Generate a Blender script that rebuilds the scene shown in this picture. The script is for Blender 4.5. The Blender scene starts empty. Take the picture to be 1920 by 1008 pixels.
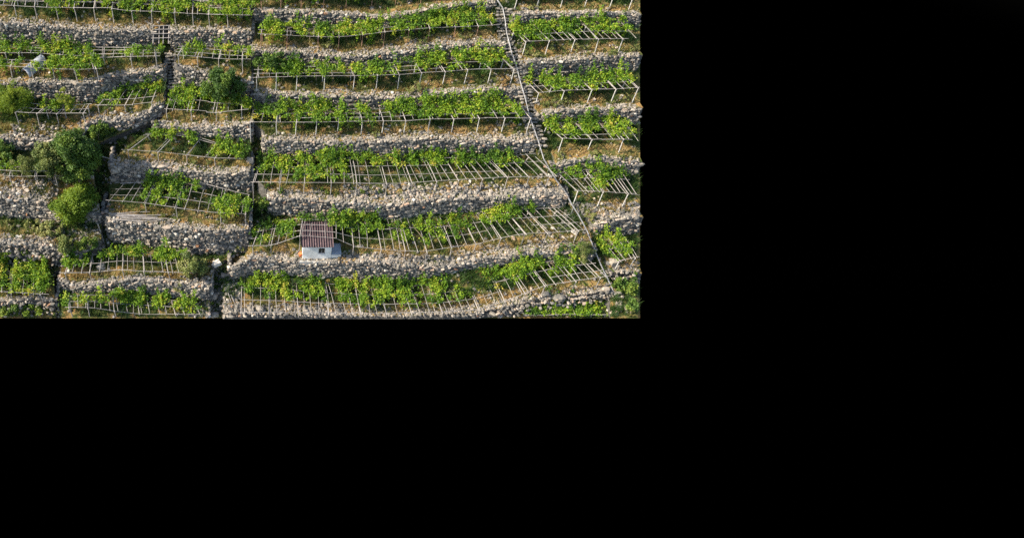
import bpy, math, random
import numpy as np
from mathutils import Vector, noise
from mathutils.bvhtree import BVHTree

random.seed(7)
rng = np.random.default_rng(11)
SC = bpy.context.scene
COL = SC.collection
R = math.radians

# ------------------------------------------------------------------ camera, sky, sun
F, X0, Y0 = 1400.0, 500.0, 297.0            # focal length and optical axis in photograph pixels
TH = R(42)                                # how far the drone looks down
DIST = 64.0                                 # metres to the slope along the axis
CZ = DIST * math.sin(TH) + 2.0
ct, st = math.cos(TH), math.sin(TH)
cam = bpy.data.cameras.new('camera')
cam.sensor_width = 36.0
cam.lens = F / 1920 * 36
cam.shift_x = (960 - X0) / 1920
cam.shift_y = -(504 - Y0) / 1920
cam.clip_end = 2000
cam_o = bpy.data.objects.new('camera', cam)
COL.objects.link(cam_o)
cam_o.location = (0, 0, CZ)
cam_o.rotation_euler = (R(90) - TH, 0, 0)
SC.camera = cam_o

SUN_EL, SUN_AZ = R(35), R(4)               # sun low on the left, a little in front of the wall faces
sv = Vector((-math.cos(SUN_EL) * math.cos(SUN_AZ), -math.cos(SUN_EL) * math.sin(SUN_AZ), math.sin(SUN_EL)))
w = bpy.data.worlds.new('World')
SC.world = w
w.use_nodes = True
wn = w.node_tree
sky = wn.nodes.new('ShaderNodeTexSky')
sky.sky_type = 'NISHITA'
sky.sun_disc = False
sky.sun_elevation = SUN_EL
sky.sun_rotation = math.atan2(sv.x, sv.y)
bg = wn.nodes['Background']
bg.inputs['Strength'].default_value = 0.115
wn.links.new(sky.outputs[0], bg.inputs['Color'])
sl = bpy.data.lights.new('sun', 'SUN')
sl.energy = 5.0
sl.angle = R(0.5)
sl.color = (1.0, 0.90, 0.74)
so = bpy.data.objects.new('sun', sl)
COL.objects.link(so)
so.rotation_euler = sv.to_track_quat('Z', 'Y').to_euler()
SC.view_settings.view_transform = 'Standard'
SC.view_settings.look = 'None'
SC.view_settings.gamma = 1.0
SC.view_settings.exposure = 1.27
SC.cycles.use_denoising = False
SC.cycles.max_bounces = 6

# ------------------------------------------------------------------ survey: pixel <-> hillside
SLOPE = R(37)
CAM = np.array([0, 0, CZ])
PN = np.array([0, -math.sin(SLOPE), math.cos(SLOPE)])
P0 = CAM + DIST * np.array([0, ct, -st])
XMAX, YMAX = 1200.0, 595.5                  # extent of hillside that is surveyed and built


def ray(px, py):
    a, b = (px - X0) / F, (Y0 - py) / F
    d = np.array([a, ct + b * st, -st + b * ct])
    return d / np.linalg.norm(d)


def on_slope(px, py, off=0.0):
    d = ray(px, py)
    p = P0 + PN * off
    return CAM + d * (np.dot(p - CAM, PN) / np.dot(d, PN))


def on_level(px, py, z):
    d = ray(px, py)
    return CAM + d * ((z - CZ) / d[2])


def proj(p):
    p = np.asarray(p) - CAM
    zc = p[..., 1] * ct - p[..., 2] * st
    return X0 + F * p[..., 0] / zc, Y0 - F * (p[..., 1] * st + p[..., 2] * ct) / zc


def z_at(Y, py):
    t = (Y0 - py) / F
    return CZ + Y * (t * ct - st) / (ct + t * st)


def scale_at(p):
    q = np.asarray(p) - CAM
    return F / (q[1] * ct - q[2] * st)


def inside(P, m=0.0):
    x, y = proj(P)
    return (x < XMAX - m) & (y < YMAX - m)


def interp(poly, x):
    return np.interp(x, [p[0] for p in poly], [p[1] for p in poly])


def nz(x, y, z=0.0, s=1.0):
    return noise.noise(Vector((x * s, y * s, z)))


# ------------------------------------------------------------------ materials
def mat(name):
    m = bpy.data.materials.new(name)
    m.use_nodes = True
    return m, m.node_tree.nodes, m.node_tree.links, m.node_tree.nodes['Principled BSDF']


def ramp(n, stops):
    r = n.new('ShaderNodeValToRGB')
    e = r.color_ramp.elements
    while len(e) < len(stops):
        e.new(0.5)
    for k, (p, c) in zip(e, stops):
        k.position = p
        k.color = (*c, 1)
    return r


def coord(n):
    return n.new('ShaderNodeNewGeometry').outputs['Position']


def tex(n, l, scale, detail=4, rough=0.6):
    t = n.new('ShaderNodeTexNoise')
    t.inputs['Scale'].default_value = scale
    t.inputs['Detail'].default_value = detail
    t.inputs['Roughness'].default_value = rough
    l.new(coord(n), t.inputs['Vector'])
    return t.outputs['Fac']


def mixc(n, l, a, b, fac, mode='MIX'):
    m = n.new('ShaderNodeMix')
    m.data_type = 'RGBA'
    m.blend_type = mode
    for sock, v in ((m.inputs[0], fac), (m.inputs[6], a), (m.inputs[7], b)):
        if hasattr(v, 'default_value') or hasattr(v, 'is_output'):
            l.new(v, sock)
        else:
            sock.default_value = v if isinstance(v, float) else (*v, 1)
    return m.outputs[2]


def attr(n, name):
    a = n.new('ShaderNodeAttribute')
    a.attribute_name = name
    return a.outputs['Fac']


def bump(n, l, b, h, s, d):
    k = n.new('ShaderNodeBump')
    k.inputs['Strength'].default_value = s
    k.inputs['Distance'].default_value = d
    l.new(h, k.inputs['Height'])
    l.new(k.outputs[0], b.inputs['Normal'])


def stone_mat(name, stops):
    m, n, l, b = mat(name)
    c = ramp(n, stops)
    l.new(attr(n, 'tone'), c.inputs[0])
    d = ramp(n, [(0.3, (0.62, 0.6, 0.57)), (0.65, (1.06, 1.05, 1.03))])
    l.new(tex(n, l, 9, 5), d.inputs[0])
    l.new(mixc(n, l, c.outputs[0], d.outputs[0], 1.0, 'MULTIPLY'), b.inputs['Base Color'])
    b.inputs['Roughness'].default_value = 0.93
    b.inputs['Specular IOR Level'].default_value = 0.2
    bump(n, l, b, tex(n, l, 22, 5), 0.5, 0.03)
    return m


M_STONE = stone_mat('dry_stone', [(0.0, (0.075, 0.073, 0.07)), (0.15, (0.135, 0.13, 0.122)), (0.4, (0.175, 0.165, 0.147)), (0.62, (0.26, 0.234, 0.198)),
                                  (0.8, (0.37, 0.33, 0.283)), (0.9, (0.34, 0.25, 0.18)), (0.97, (0.60, 0.57, 0.51)), (1.0, (0.30, 0.16, 0.09))])

m, n, l, b = mat('hillside_soil')
straw = ramp(n, [(0.32, (0.04, 0.062, 0.018)), (0.47, (0.085, 0.095, 0.032)), (0.56, (0.23, 0.165, 0.065)), (0.66, (0.32, 0.18, 0.075)), (0.78, (0.33, 0.26, 0.15))])
l.new(tex(n, l, 0.9, 6, 0.65), straw.inputs[0])
fine = ramp(n, [(0.3, (0.55, 0.55, 0.55)), (0.7, (1.15, 1.12, 1.05))])
l.new(tex(n, l, 7, 6, 0.7), fine.inputs[0])
l.new(mixc(n, l, straw.outputs[0], fine.outputs[0], 1.0, 'MULTIPLY'), b.inputs['Base Color'])
b.inputs['Roughness'].default_value = 1.0
b.inputs['Specular IOR Level'].default_value = 0.05
bump(n, l, b, tex(n, l, 5, 6), 0.9, 0.12)
M_SOIL = m

m, n, l, b = mat('rubble_core')
c = ramp(n, [(0.35, (0.05, 0.047, 0.042)), (0.6, (0.10, 0.093, 0.083)), (0.75, (0.17, 0.158, 0.14))])
l.new(tex(n, l, 3.5, 6, 0.7), c.inputs[0])
l.new(c.outputs[0], b.inputs['Base Color'])
b.inputs['Roughness'].default_value = 1.0
bump(n, l, b, tex(n, l, 6, 5), 1.0, 0.15)
M_CORE = m


def leaf_mat(name, stops, trans=0.35):
    m, n, l, b = mat(name)
    c = ramp(n, stops)
    l.new(attr(n, 'tone'), c.inputs[0])
    l.new(c.outputs[0], b.inputs['Base Color'])
    b.inputs['Roughness'].default_value = 0.55
    b.inputs['Specular IOR Level'].default_value = 0.25
    t = n.new('ShaderNodeBsdfTranslucent')
    l.new(mixc(n, l, c.outputs[0], (1.25, 1.15, 0.5), 1.0, 'MULTIPLY'), t.inputs['Color'])
    mx = n.new('ShaderNodeMixShader')
    mx.inputs[0].default_value = trans
    l.new(b.outputs[0], mx.inputs[1])
    l.new(t.outputs[0], mx.inputs[2])
    l.new(mx.outputs[0], n['Material Output'].inputs['Surface'])
    return m


M_VINE = leaf_mat('vine_leaf', [(0.0, (0.045, 0.105, 0.012)), (0.35, (0.115, 0.225, 0.016)), (0.7, (0.235, 0.335, 0.022)), (0.92, (0.36, 0.40, 0.04)), (1.0, (0.44, 0.38, 0.07))], 0.4)
M_DARKLEAF = leaf_mat('dark_leaf', [(0.0, (0.04, 0.085, 0.016)), (0.5, (0.09, 0.16, 0.024)), (1.0, (0.20, 0.25, 0.035))], 0.25)
M_BRIGHTLEAF = leaf_mat('bright_leaf', [(0.0, (0.08, 0.15, 0.015)), (0.5, (0.17, 0.25, 0.025)), (1.0, (0.29, 0.33, 0.05))], 0.4)
M_OLIVELEAF = leaf_mat('olive_leaf', [(0.0, (0.07, 0.11, 0.028)), (0.5, (0.17, 0.20, 0.055)), (1.0, (0.30, 0.29, 0.11))], 0.25)
M_DRYLEAF = leaf_mat('dry_leaf', [(0.0, (0.10, 0.06, 0.03)), (0.5, (0.24, 0.15, 0.06)), (1.0, (0.38, 0.26, 0.10))], 0.2)
M_GRASS = leaf_mat('grass_blade', [(0.0, (0.035, 0.075, 0.014)), (0.3, (0.10, 0.14, 0.03)), (0.55, (0.27, 0.20, 0.07)), (0.8, (0.38, 0.245, 0.10)), (1.0, (0.44, 0.335, 0.17))], 0.25)


def plain(name, col, rough=0.8, spots=None, scale=8, metal=0.0):
    m, n, l, b = mat(name)
    c = ramp(n, [(0.32, tuple(v * 0.68 for v in col)), (0.66, col if spots is None else spots)])
    l.new(tex(n, l, scale, 5), c.inputs[0])
    l.new(c.outputs[0], b.inputs['Base Color'])
    b.inputs['Roughness'].default_value = rough
    b.inputs['Metallic'].default_value = metal
    bump(n, l, b, tex(n, l, scale * 3, 4), 0.3, 0.01)
    return m


M_WOOD = plain('weathered_wood', (0.22, 0.198, 0.182), 0.85, (0.33, 0.30, 0.275), 5)
M_DARKWOOD = plain('dark_wood', (0.27, 0.24, 0.215), 0.9, (0.40, 0.365, 0.33), 5)
M_RUST = plain('rusty_iron', (0.24, 0.12, 0.08), 0.8, (0.33, 0.19, 0.13), 6)
M_CONC = plain('concrete_post', (0.40, 0.385, 0.365), 0.85, (0.52, 0.50, 0.47), 4)
M_BARK = plain('bark', (0.14, 0.105, 0.075), 0.95, (0.22, 0.17, 0.12), 9)
M_RENDER = plain('pale_render', (0.76, 0.75, 0.71), 0.9, (0.86, 0.85, 0.81), 1.6)
M_METAL = plain('rail_metal', (0.25, 0.25, 0.26), 0.45, (0.35, 0.35, 0.36), 3, 0.3)
M_DARK = plain('dark_glass', (0.02, 0.022, 0.025), 0.25, (0.03, 0.03, 0.035), 3)
M_ORANGE = plain('orange_plastic', (0.75, 0.16, 0.05), 0.45, (0.8, 0.2, 0.06), 3)
M_SHEET = plain('grey_sheet', (0.24, 0.265, 0.30), 0.5, (0.33, 0.36, 0.40), 2)

m, n, l, b = mat('ribbed_roof')
c = ramp(n, [(0.35, (0.035, 0.022, 0.025)), (0.55, (0.065, 0.038, 0.042)), (0.74, (0.13, 0.082, 0.085))])
l.new(tex(n, l, 4, 6), c.inputs[0])
l.new(c.outputs[0], b.inputs['Base Color'])
b.inputs['Roughness'].default_value = 0.75
M_ROOF = m


# ------------------------------------------------------------------ mesh helpers
def fast_mesh(name, V, Fc, mats, tone=None, smooth=False):
    """V (n,3), Fc (m,k) faces of one size, tone (m,) per-face value"""
    V = np.ascontiguousarray(V, dtype=np.float32)
    Fc = np.ascontiguousarray(Fc, dtype=np.int32)
    k = Fc.shape[1]
    me = bpy.data.meshes.new(name)
    me.vertices.add(len(V))
    me.vertices.foreach_set('co', V.ravel())
    me.loops.add(Fc.size)
    me.loops.foreach_set('vertex_index', Fc.ravel())
    me.polygons.add(len(Fc))
    me.polygons.foreach_set('loop_start', np.arange(0, Fc.size, k, dtype=np.int32))
    me.polygons.foreach_set('use_smooth', np.full(len(Fc), smooth, dtype=bool))
    if tone is not None:
        a = me.attributes.new('tone', 'FLOAT', 'FACE')
        a.data.foreach_set('value', np.ascontiguousarray(tone, dtype=np.float32))
    for x in (mats if isinstance(mats, (list, tuple)) else [mats]):
        me.materials.append(x)
    me.update(calc_edges=True)
    return me


def link(name, me, parent=None, loc=None):
    o = bpy.data.objects.new(name, me)
    COL.objects.link(o)
    if parent is not None:
        o.parent = parent
    if loc is not None:
        o.location = loc
    return o


def tag(o, label=None, cat=None, group=None, kind=None):
    if label:
        o['label'] = label
    if cat:
        o['category'] = cat
    if group:
        o['group'] = group
    if kind:
        o['kind'] = kind
    return o


def empty(name, loc, label, cat, group=None):
    o = bpy.data.objects.new(name, None)
    o.empty_display_size = 0.3
    o.location = [float(v) for v in loc]
    COL.objects.link(o)
    return tag(o, label, cat, group)


class MB:
    """collects boxes, tubes and free quads; build() links them as one mesh"""

    def __init__(s):
        s.v, s.f = [], []

    def add(s, V, Fc):
        o = len(s.v)
        s.v += [tuple(float(c) for c in p) for p in V]
        s.f += [tuple(i + o for i in q) for q in Fc]

    def box(s, c, d, rz=0.0, tilt=0.0):
        hx, hy, hz = d[0] / 2, d[1] / 2, d[2] / 2
        V = [(x, y, z) for z in (-hz, hz) for (x, y) in ((-hx, -hy), (hx, -hy), (hx, hy), (-hx, hy))]
        ca, sa, cb, sb = math.cos(rz), math.sin(rz), math.cos(tilt), math.sin(tilt)
        P = []
        for x, y, z in V:
            y, z = y * cb - z * sb, y * sb + z * cb
            P.append((c[0] + x * ca - y * sa, c[1] + x * sa + y * ca, c[2] + z))
        s.add(P, [(3, 2, 1, 0), (4, 5, 6, 7), (0, 1, 5, 4), (1, 2, 6, 5), (2, 3, 7, 6), (3, 0, 4, 7)])

    def tube(s, pts, rad, n=7):
        pts = [np.asarray(p, float) for p in pts]
        rad = [rad] * len(pts) if not hasattr(rad, '__len__') else rad
        V, Fc = [], []
        for i, p in enumerate(pts):
            d = pts[min(i + 1, len(pts) - 1)] - pts[max(i - 1, 0)]
            d = d / (np.linalg.norm(d) + 1e-9)
            a = np.cross(d, (0, 0, 1) if abs(d[2]) < 0.9 else (0, 1, 0))
            a /= np.linalg.norm(a) + 1e-9
            c = np.cross(d, a)
            for k in range(n):
                t = 2 * math.pi * k / n
                V.append(p + rad[i] * (a * math.cos(t) + c * math.sin(t)))
        for i in range(len(pts) - 1):
            for k in range(n):
                Fc.append((i * n + k, i * n + (k + 1) % n, (i + 1) * n + (k + 1) % n, (i + 1) * n + k))
        Fc.append(tuple(range(n)))
        Fc.append(tuple(reversed(range((len(pts) - 1) * n, len(pts) * n))))
        s.add(V, Fc)

    def build(s, name, m, parent=None, org=(0, 0, 0), smooth=False):
        me = bpy.data.meshes.new(name)
        me.from_pydata([(x - org[0], y - org[1], z - org[2]) for x, y, z in s.v], [], s.f)
        me.materials.append(m)
        if smooth:
            for p in me.polygons:
                p.use_smooth = True
        me.update()
        return link(name, me, parent)


# ------------------------------------------------------------------ stones (one mesh per wall) and leaves
def rock_templates(k=28):
    g = [(x, y, z) for x in (-1, 0, 1) for y in (-1, 0, 1) for z in (-1, 0, 1) if (x, y, z) != (0, 0, 0)]
    idx = {p: i for i, p in enumerate(g)}
    quads = []
    for ax in range(3):
        for s in (-1, 1):
            for a in (-1, 0):
                for c in (-1, 0):
                    q = []
                    for da, dc in ((0, 0), (1, 0), (1, 1), (0, 1)):
                        p = [0, 0, 0]
                        p[ax] = s
                        p[(ax + 1) % 3] = a + da
                        p[(ax + 2) % 3] = c + dc
                        q.append(idx[tuple(p)])
                    quads.append(q if s > 0 else q[::-1])
    base = np.array(g, float)
    sph = base / np.linalg.norm(base, axis=1, keepdims=True)
    T = []
    for _ in range(k):
        mixv = rng.uniform(0.45, 0.9)
        v = (base * 0.80) * (1 - mixv) + sph * mixv
        v = v * (1 + rng.normal(0, 0.10, (26, 1))) + rng.normal(0, 0.06, (26, 3))
        T.append(v)
    return np.array(T), np.array(quads)


ROCK_V, ROCK_F = rock_templates()


def rotmats(n, tilt):
    """random turn about z for each stone plus a tilt about x and y"""
    a = rng.normal(0, tilt, n)
    b_ = rng.normal(0, tilt, n)
    c = rng.normal(0, tilt, n)

    def rx(t):
        m_ = np.zeros((n, 3, 3)); m_[:, 0, 0] = 1
        m_[:, 1, 1] = np.cos(t); m_[:, 1, 2] = -np.sin(t); m_[:, 2, 1] = np.sin(t); m_[:, 2, 2] = np.cos(t)
        return m_

    def ry(t):
        m_ = np.zeros((n, 3, 3)); m_[:, 1, 1] = 1
        m_[:, 0, 0] = np.cos(t); m_[:, 0, 2] = np.sin(t); m_[:, 2, 0] = -np.sin(t); m_[:, 2, 2] = np.cos(t)
        return m_

    def rz(t):
        m_ = np.zeros((n, 3, 3)); m_[:, 2, 2] = 1
        m_[:, 0, 0] = np.cos(t); m_[:, 0, 1] = -np.sin(t); m_[:, 1, 0] = np.sin(t); m_[:, 1, 1] = np.cos(t)
        return m_
    return rz(c) @ ry(b_) @ rx(a)


def stones_mesh(name, C, S, yaw, tilt=0.25, material=None, org=(0, 0, 0), tone=None):
    """C centres, S half sizes, yaw heading of each stone's long side"""
    C, S, yaw = np.asarray(C, float), np.asarray(S, float), np.asarray(yaw, float)
    keep = inside(C, 2.0)
    C, S, yaw = C[keep], S[keep], yaw[keep]
    k = len(C)
    T = ROCK_V[rng.integers(0, len(ROCK_V), k)] * S[:, None, :]
    T = np.einsum('nij,nvj->nvi', rotmats(k, tilt), T)
    cy, sy = np.cos(yaw), np.sin(yaw)
    x = T[..., 0] * cy[:, None] - T[..., 1] * sy[:, None]
    y = T[..., 0] * sy[:, None] + T[..., 1] * cy[:, None]
    V = np.stack([x, y, T[..., 2]], -1) + (C - np.asarray(org))[:, None, :]
    Fc = (ROCK_F[None] + 26 * np.arange(k)[:, None, None]).reshape(-1, 4)
    tn = rng.uniform(0, 1, k) if tone is None else np.asarray(tone)[keep]
    return fast_mesh(name, V.reshape(-1, 3), Fc, material or M_STONE, np.repeat(tn, 24))


LEAF = np.array([(0, -0.5, 0), (0.42, 0.0, 0.08), (0, 0.62, -0.05), (-0.42, 0.02, 0.08)])


def leaves_mesh(name, C, size, material, org=(0, 0, 0), tone=None, up=0.7, narrow=1.0):
    C = np.asarray(C, float)
    keep = inside(C, 3.5)
    C = C[keep]
    size = np.broadcast_to(size, keep.shape)[keep]
    k = len(C)
    if k == 0:
        C = np.asarray(org, float)[None]; size = np.array([0.01]); k = 1; keep = None
    nrm = rng.normal(0, 1, (k, 3)); nrm[:, 2] = np.abs(nrm[:, 2]) + up
    nrm /= np.linalg.norm(nrm, axis=1, keepdims=True)
    a = rng.normal(0, 1, (k, 3)); a[:, 2] -= 0.3
    u = np.cross(nrm, a); u /= np.linalg.norm(u, axis=1, keepdims=True) + 1e-9
    v = np.cross(nrm, u)
    L = LEAF * np.array([narrow, 1, 1])
    V = (L[None, :, 0, None] * u[:, None] + L[None, :, 1, None] * v[:, None] + L[None, :, 2, None] * nrm[:, None]) * size[:, None, None]
    V = V + (C - np.asarray(org))[:, None, :]
    Fc = np.arange(4 * k).reshape(-1, 4)
    if tone is None or keep is None:
        tn = np.clip(rng.normal(0.5, 0.2, k), 0, 1)
    else:
        tn = np.clip(np.asarray(tone)[keep] + rng.normal(0, 0.12, k), 0, 1)
    return fast_mesh(name, V.reshape(-1, 3), Fc, material, tn)


# ------------------------------------------------------------------ the hillside: four blocks of terraces
def bound(pts):
    return lambda y: float(np.interp(y, [p[0] for p in pts], [p[1] for p in pts]))


LLr = bound([(-60, 316), (46, 316), (52, 290), (85, 296), (130, 306), (150, 310), (190, 306), (202, 300), (235, 262), (250, 180), (300, 172), (345, 176), (400, 190), (450, 190), (470, 160), (490, 100), (596, 104)])
LMl = bound([(-60, 318), (46, 318), (52, 322), (90, 328), (122, 332), (190, 336), (225, 303), (245, 275), (300, 212), (330, 206), (455, 204), (472, 150), (490, 115), (596, 112)])
LMr = bound([(-60, 472), (300, 470), (440, 466), (470, 452), (500, 398), (596, 386)])
Cl = bound([(-60, 474), (170, 476), (235, 478), (245, 496), (290, 498), (300, 480), (345, 484), (352, 506), (400, 508), (410, 478), (460, 470), (475, 462), (500, 436), (520, 417), (596, 424)])
Cr = bound([(-60, 928), (60, 928), (80, 946), (110, 958), (140, 972), (170, 982), (200, 984), (240, 992), (265, 1006), (290, 1012), (330, 1040), (352, 1056), (370, 1062), (400, 1085), (430, 1102), (470, 1112), (500, 1135), (540, 1150), (560, 1172), (596, 1184)])
Rl = bound([(-60, 955), (20, 962), (80, 966), (115, 975), (140, 994), (200, 1000), (215, 1010), (240, 1022), (290, 1036), (312, 1042), (330, 1056), (380, 1075), (410, 1105), (430, 1112), (470, 1128), (500, 1142), (540, 1160), (596, 1190)])

# walls: (place, crest polyline, base polyline, width of rubble crest in m)
BLOCKS = [
    (lambda y: -45.0, LLr, 'far left block', [
        ('at the upper edge, behind the topmost vines', [(-50, -14), (320, -8)], [(-50, 2), (320, 8)], 0.4),
        ('long and tall with a broad pale crest, left of the timber trellis gap', [(-50, 42), (0, 43), (50, 46), (100, 50), (140, 55), (200, 57), (280, 57)], [(-50, 82), (60, 83), (100, 82), (150, 86), (200, 90), (280, 86)], 0.9),
        ('bent in a corner below the pale curved sheet', [(-50, 158), (60, 154), (100, 155), (150, 155), (190, 152), (200, 145), (250, 136), (300, 132)], [(-50, 184), (60, 184), (110, 184), (150, 192), (190, 190), (200, 176), (250, 165), (300, 152)], 0.5),
        ('curving up to the shaded gully, above the big dark tree', [(-50, 262), (0, 258), (60, 260), (110, 264), (150, 252), (165, 230), (200, 225), (240, 225), (270, 216), (300, 196)], [(-50, 283), (30, 279), (80, 282), (150, 272), (170, 245), (250, 240), (300, 217)], 0.5),
        ('grey and rough, beside the round bright bush', [(-50, 364), (0, 368), (50, 371), (85, 378), (110, 393), (190, 400)], [(-50, 400), (0, 405), (60, 412), (110, 414), (190, 416)], 0.7),
        ('half collapsed into rubble, above the big mound of vine leaves', [(-50, 452), (0, 455), (60, 460), (105, 468), (190, 478)], [(-50, 488), (0, 488), (60, 492), (100, 498), (190, 500)], 1.2),
        ('low and broken, at the lower left corner', [(-50, 566), (0, 566), (60, 562), (110, 566)], [(-50, 585), (110, 585)], 0.5),
    ]),
    (LMl, LMr, 'middle left block', [
        ('at the upper edge, under leafy vines', [(310, -12), (400, -8), (475, -4)], [(310, 8), (400, 12), (475, 14)], 0.4),
        ('right of the timber trellis gap, with a square end', [(318, 58), (400, 57), (475, 60)], [(318, 88), (400, 86), (440, 88), (475, 93)], 0.6),
        ('half hidden behind the round dark bush', [(325, 124), (370, 132), (400, 140), (475, 156)], [(325, 165), (400, 172), (450, 184), (475, 188)], 0.5),
        ('low with large pale stones, above the slanted poles', [(290, 234), (310, 236), (360, 240), (420, 238), (475, 231)], [(290, 247), (360, 253), (420, 258), (475, 263)], 0.6),
        ('with a broad corner of big stones at its left end', [(205, 310), (250, 312), (300, 310), (340, 318), (400, 326), (475, 322)], [(205, 340), (250, 342), (320, 342), (400, 354), (475, 362)], 0.7),
        ('tall, right under the pile of loose poles', [(200, 411), (290, 420), (340, 428), (400, 432), (475, 430)], [(200, 452), (250, 456), (300, 462), (350, 474), (400, 479), (475, 466)], 0.7),
        ('low and uneven, ending at the dark gully', [(105, 527), (150, 535), (200, 530), (250, 522), (300, 525), (330, 530), (400, 540)], [(105, 543), (200, 546), (260, 549), (300, 552), (400, 562)], 0.5),
    ]),
    (Cl, Cr, 'central block', [
        ('first from the top, with a step broken into it', [(470, 20), (560, 22), (600, 24), (660, 27), (726, 34), (736, 30), (800, 18), (850, 9), (930, 3)], [(470, 44), (600, 52), (700, 52), (740, 47), (800, 36), (850, 26), (930, 19)], 0.5),
        ('second from the top, notched by a small gap', [(470, 96), (548, 97), (600, 103), (648, 107), (667, 106), (709, 101), (769, 93), (818, 86), (900, 81), (955, 84)], [(470, 118), (548, 121), (600, 125), (648, 127), (700, 124), (770, 118), (830, 109), (900, 103), (960, 106)], 0.8),
        ('third from the top, half covered by leaves', [(470, 180), (540, 176), (600, 179), (700, 181), (765, 182), (830, 173), (900, 167), (985, 168)], [(470, 202), (600, 204), (700, 202), (760, 199), (830, 195), (900, 189), (985, 189)], 0.6),
        ('fourth from the top, long and sunlit with a pale square end', [(490, 263), (560, 265), (680, 266), (760, 262), (780, 259), (850, 262), (900, 264), (1010, 263)], [(490, 289), (600, 291), (700, 291), (800, 290), (900, 288), (1010, 285)], 0.8),
        ('fifth from the top, with a wide apron of rubble', [(500, 369), (560, 372), (600, 376), (700, 382), (745, 385), (800, 374), (850, 371), (900, 370), (1000, 368), (1065, 366)], [(500, 399), (600, 406), (700, 409), (745, 409), (800, 401), (900, 393), (1000, 389), (1065, 386)], 1.1),
        ('sixth from the top, carrying the small hut', [(436, 503), (450, 494), (465, 486), (520, 488), (600, 491), (700, 490), (760, 496), (800, 500), (850, 497), (900, 484), (960, 478), (1000, 472), (1120, 470)], [(436, 518), (520, 512), (600, 517), (700, 525), (760, 526), (820, 517), (880, 501), (950, 497), (1000, 490), (1120, 485)], 1.0),
        ('lowest, low and tumbled along the lower edge', [(415, 588), (600, 591), (750, 594), (880, 588), (940, 578), (1000, 563), (1060, 556), (1130, 547), (1190, 560)], [(415, 597), (600, 598), (750, 600), (880, 597), (940, 592), (1000, 582), (1060, 574), (1130, 566), (1190, 580)], 0.8),
    ]),
    (Rl, lambda y: XMAX, 'right block', [
        ('first from the top, straight, below the row of bare pale posts', [(950, 29), (990, 26), (1050, 26), (1100, 24), (1150, 26), (1210, 28)], [(950, 52), (1050, 46), (1110, 43), (1170, 47), (1210, 49)], 0.5),
        ('second from the top, dark grey and shaded', [(970, 120), (1000, 116), (1060, 112), (1100, 108), (1150, 105), (1210, 103)], [(970, 146), (1040, 142), (1100, 138), (1170, 135), (1210, 131)], 0.5),
        ('third from the top, of large grey blocks', [(1005, 217), (1030, 209), (1060, 206), (1100, 205), (1150, 204), (1210, 203)], [(1005, 238), (1060, 233), (1130, 231), (1210, 233)], 0.5),
        ('fourth from the top, arched with an even pale capping', [(1036, 315), (1065, 303), (1085, 299), (1120, 296), (1160, 300), (1210, 306)], [(1036, 327), (1070, 320), (1120, 320), (1210, 327)], 0.3),
        ('fifth from the top, short and rounded beside the rail', [(1105, 432), (1130, 414), (1150, 408), (1210, 408)], [(1105, 443), (1130, 441), (1160, 438), (1210, 436)], 0.9),
        ('lowest, crumbling into scattered rocks', [(1135, 512), (1170, 509), (1210, 515)], [(1135, 526), (1170, 524), (1210, 530)], 0.8),
    ]),
]

GV, GF, GM, GR = [], [], [], []                     # ground sheet: vertices, quads, material per quad


def add_grid(rows, mats_):
    """rows: list of (n,3) arrays; mats_[i] material of the band between rows i and i+1"""
    off = len(GV)
    n_ = len(rows[0])
    for r_ in rows:
        GV.extend(r_)
    for i in range(len(rows) - 1):
        for j in range(n_ - 1):
            a = off + i * n_ + j
            GF.append((a, a + n_, a + n_ + 1, a + 1))
            GM.append(int(mats_[i] > 0) if mats_[i] < 5 else 0)
            GR.append(mats_[i] - 10 if mats_[i] >= 5 else 0.5)


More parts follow.
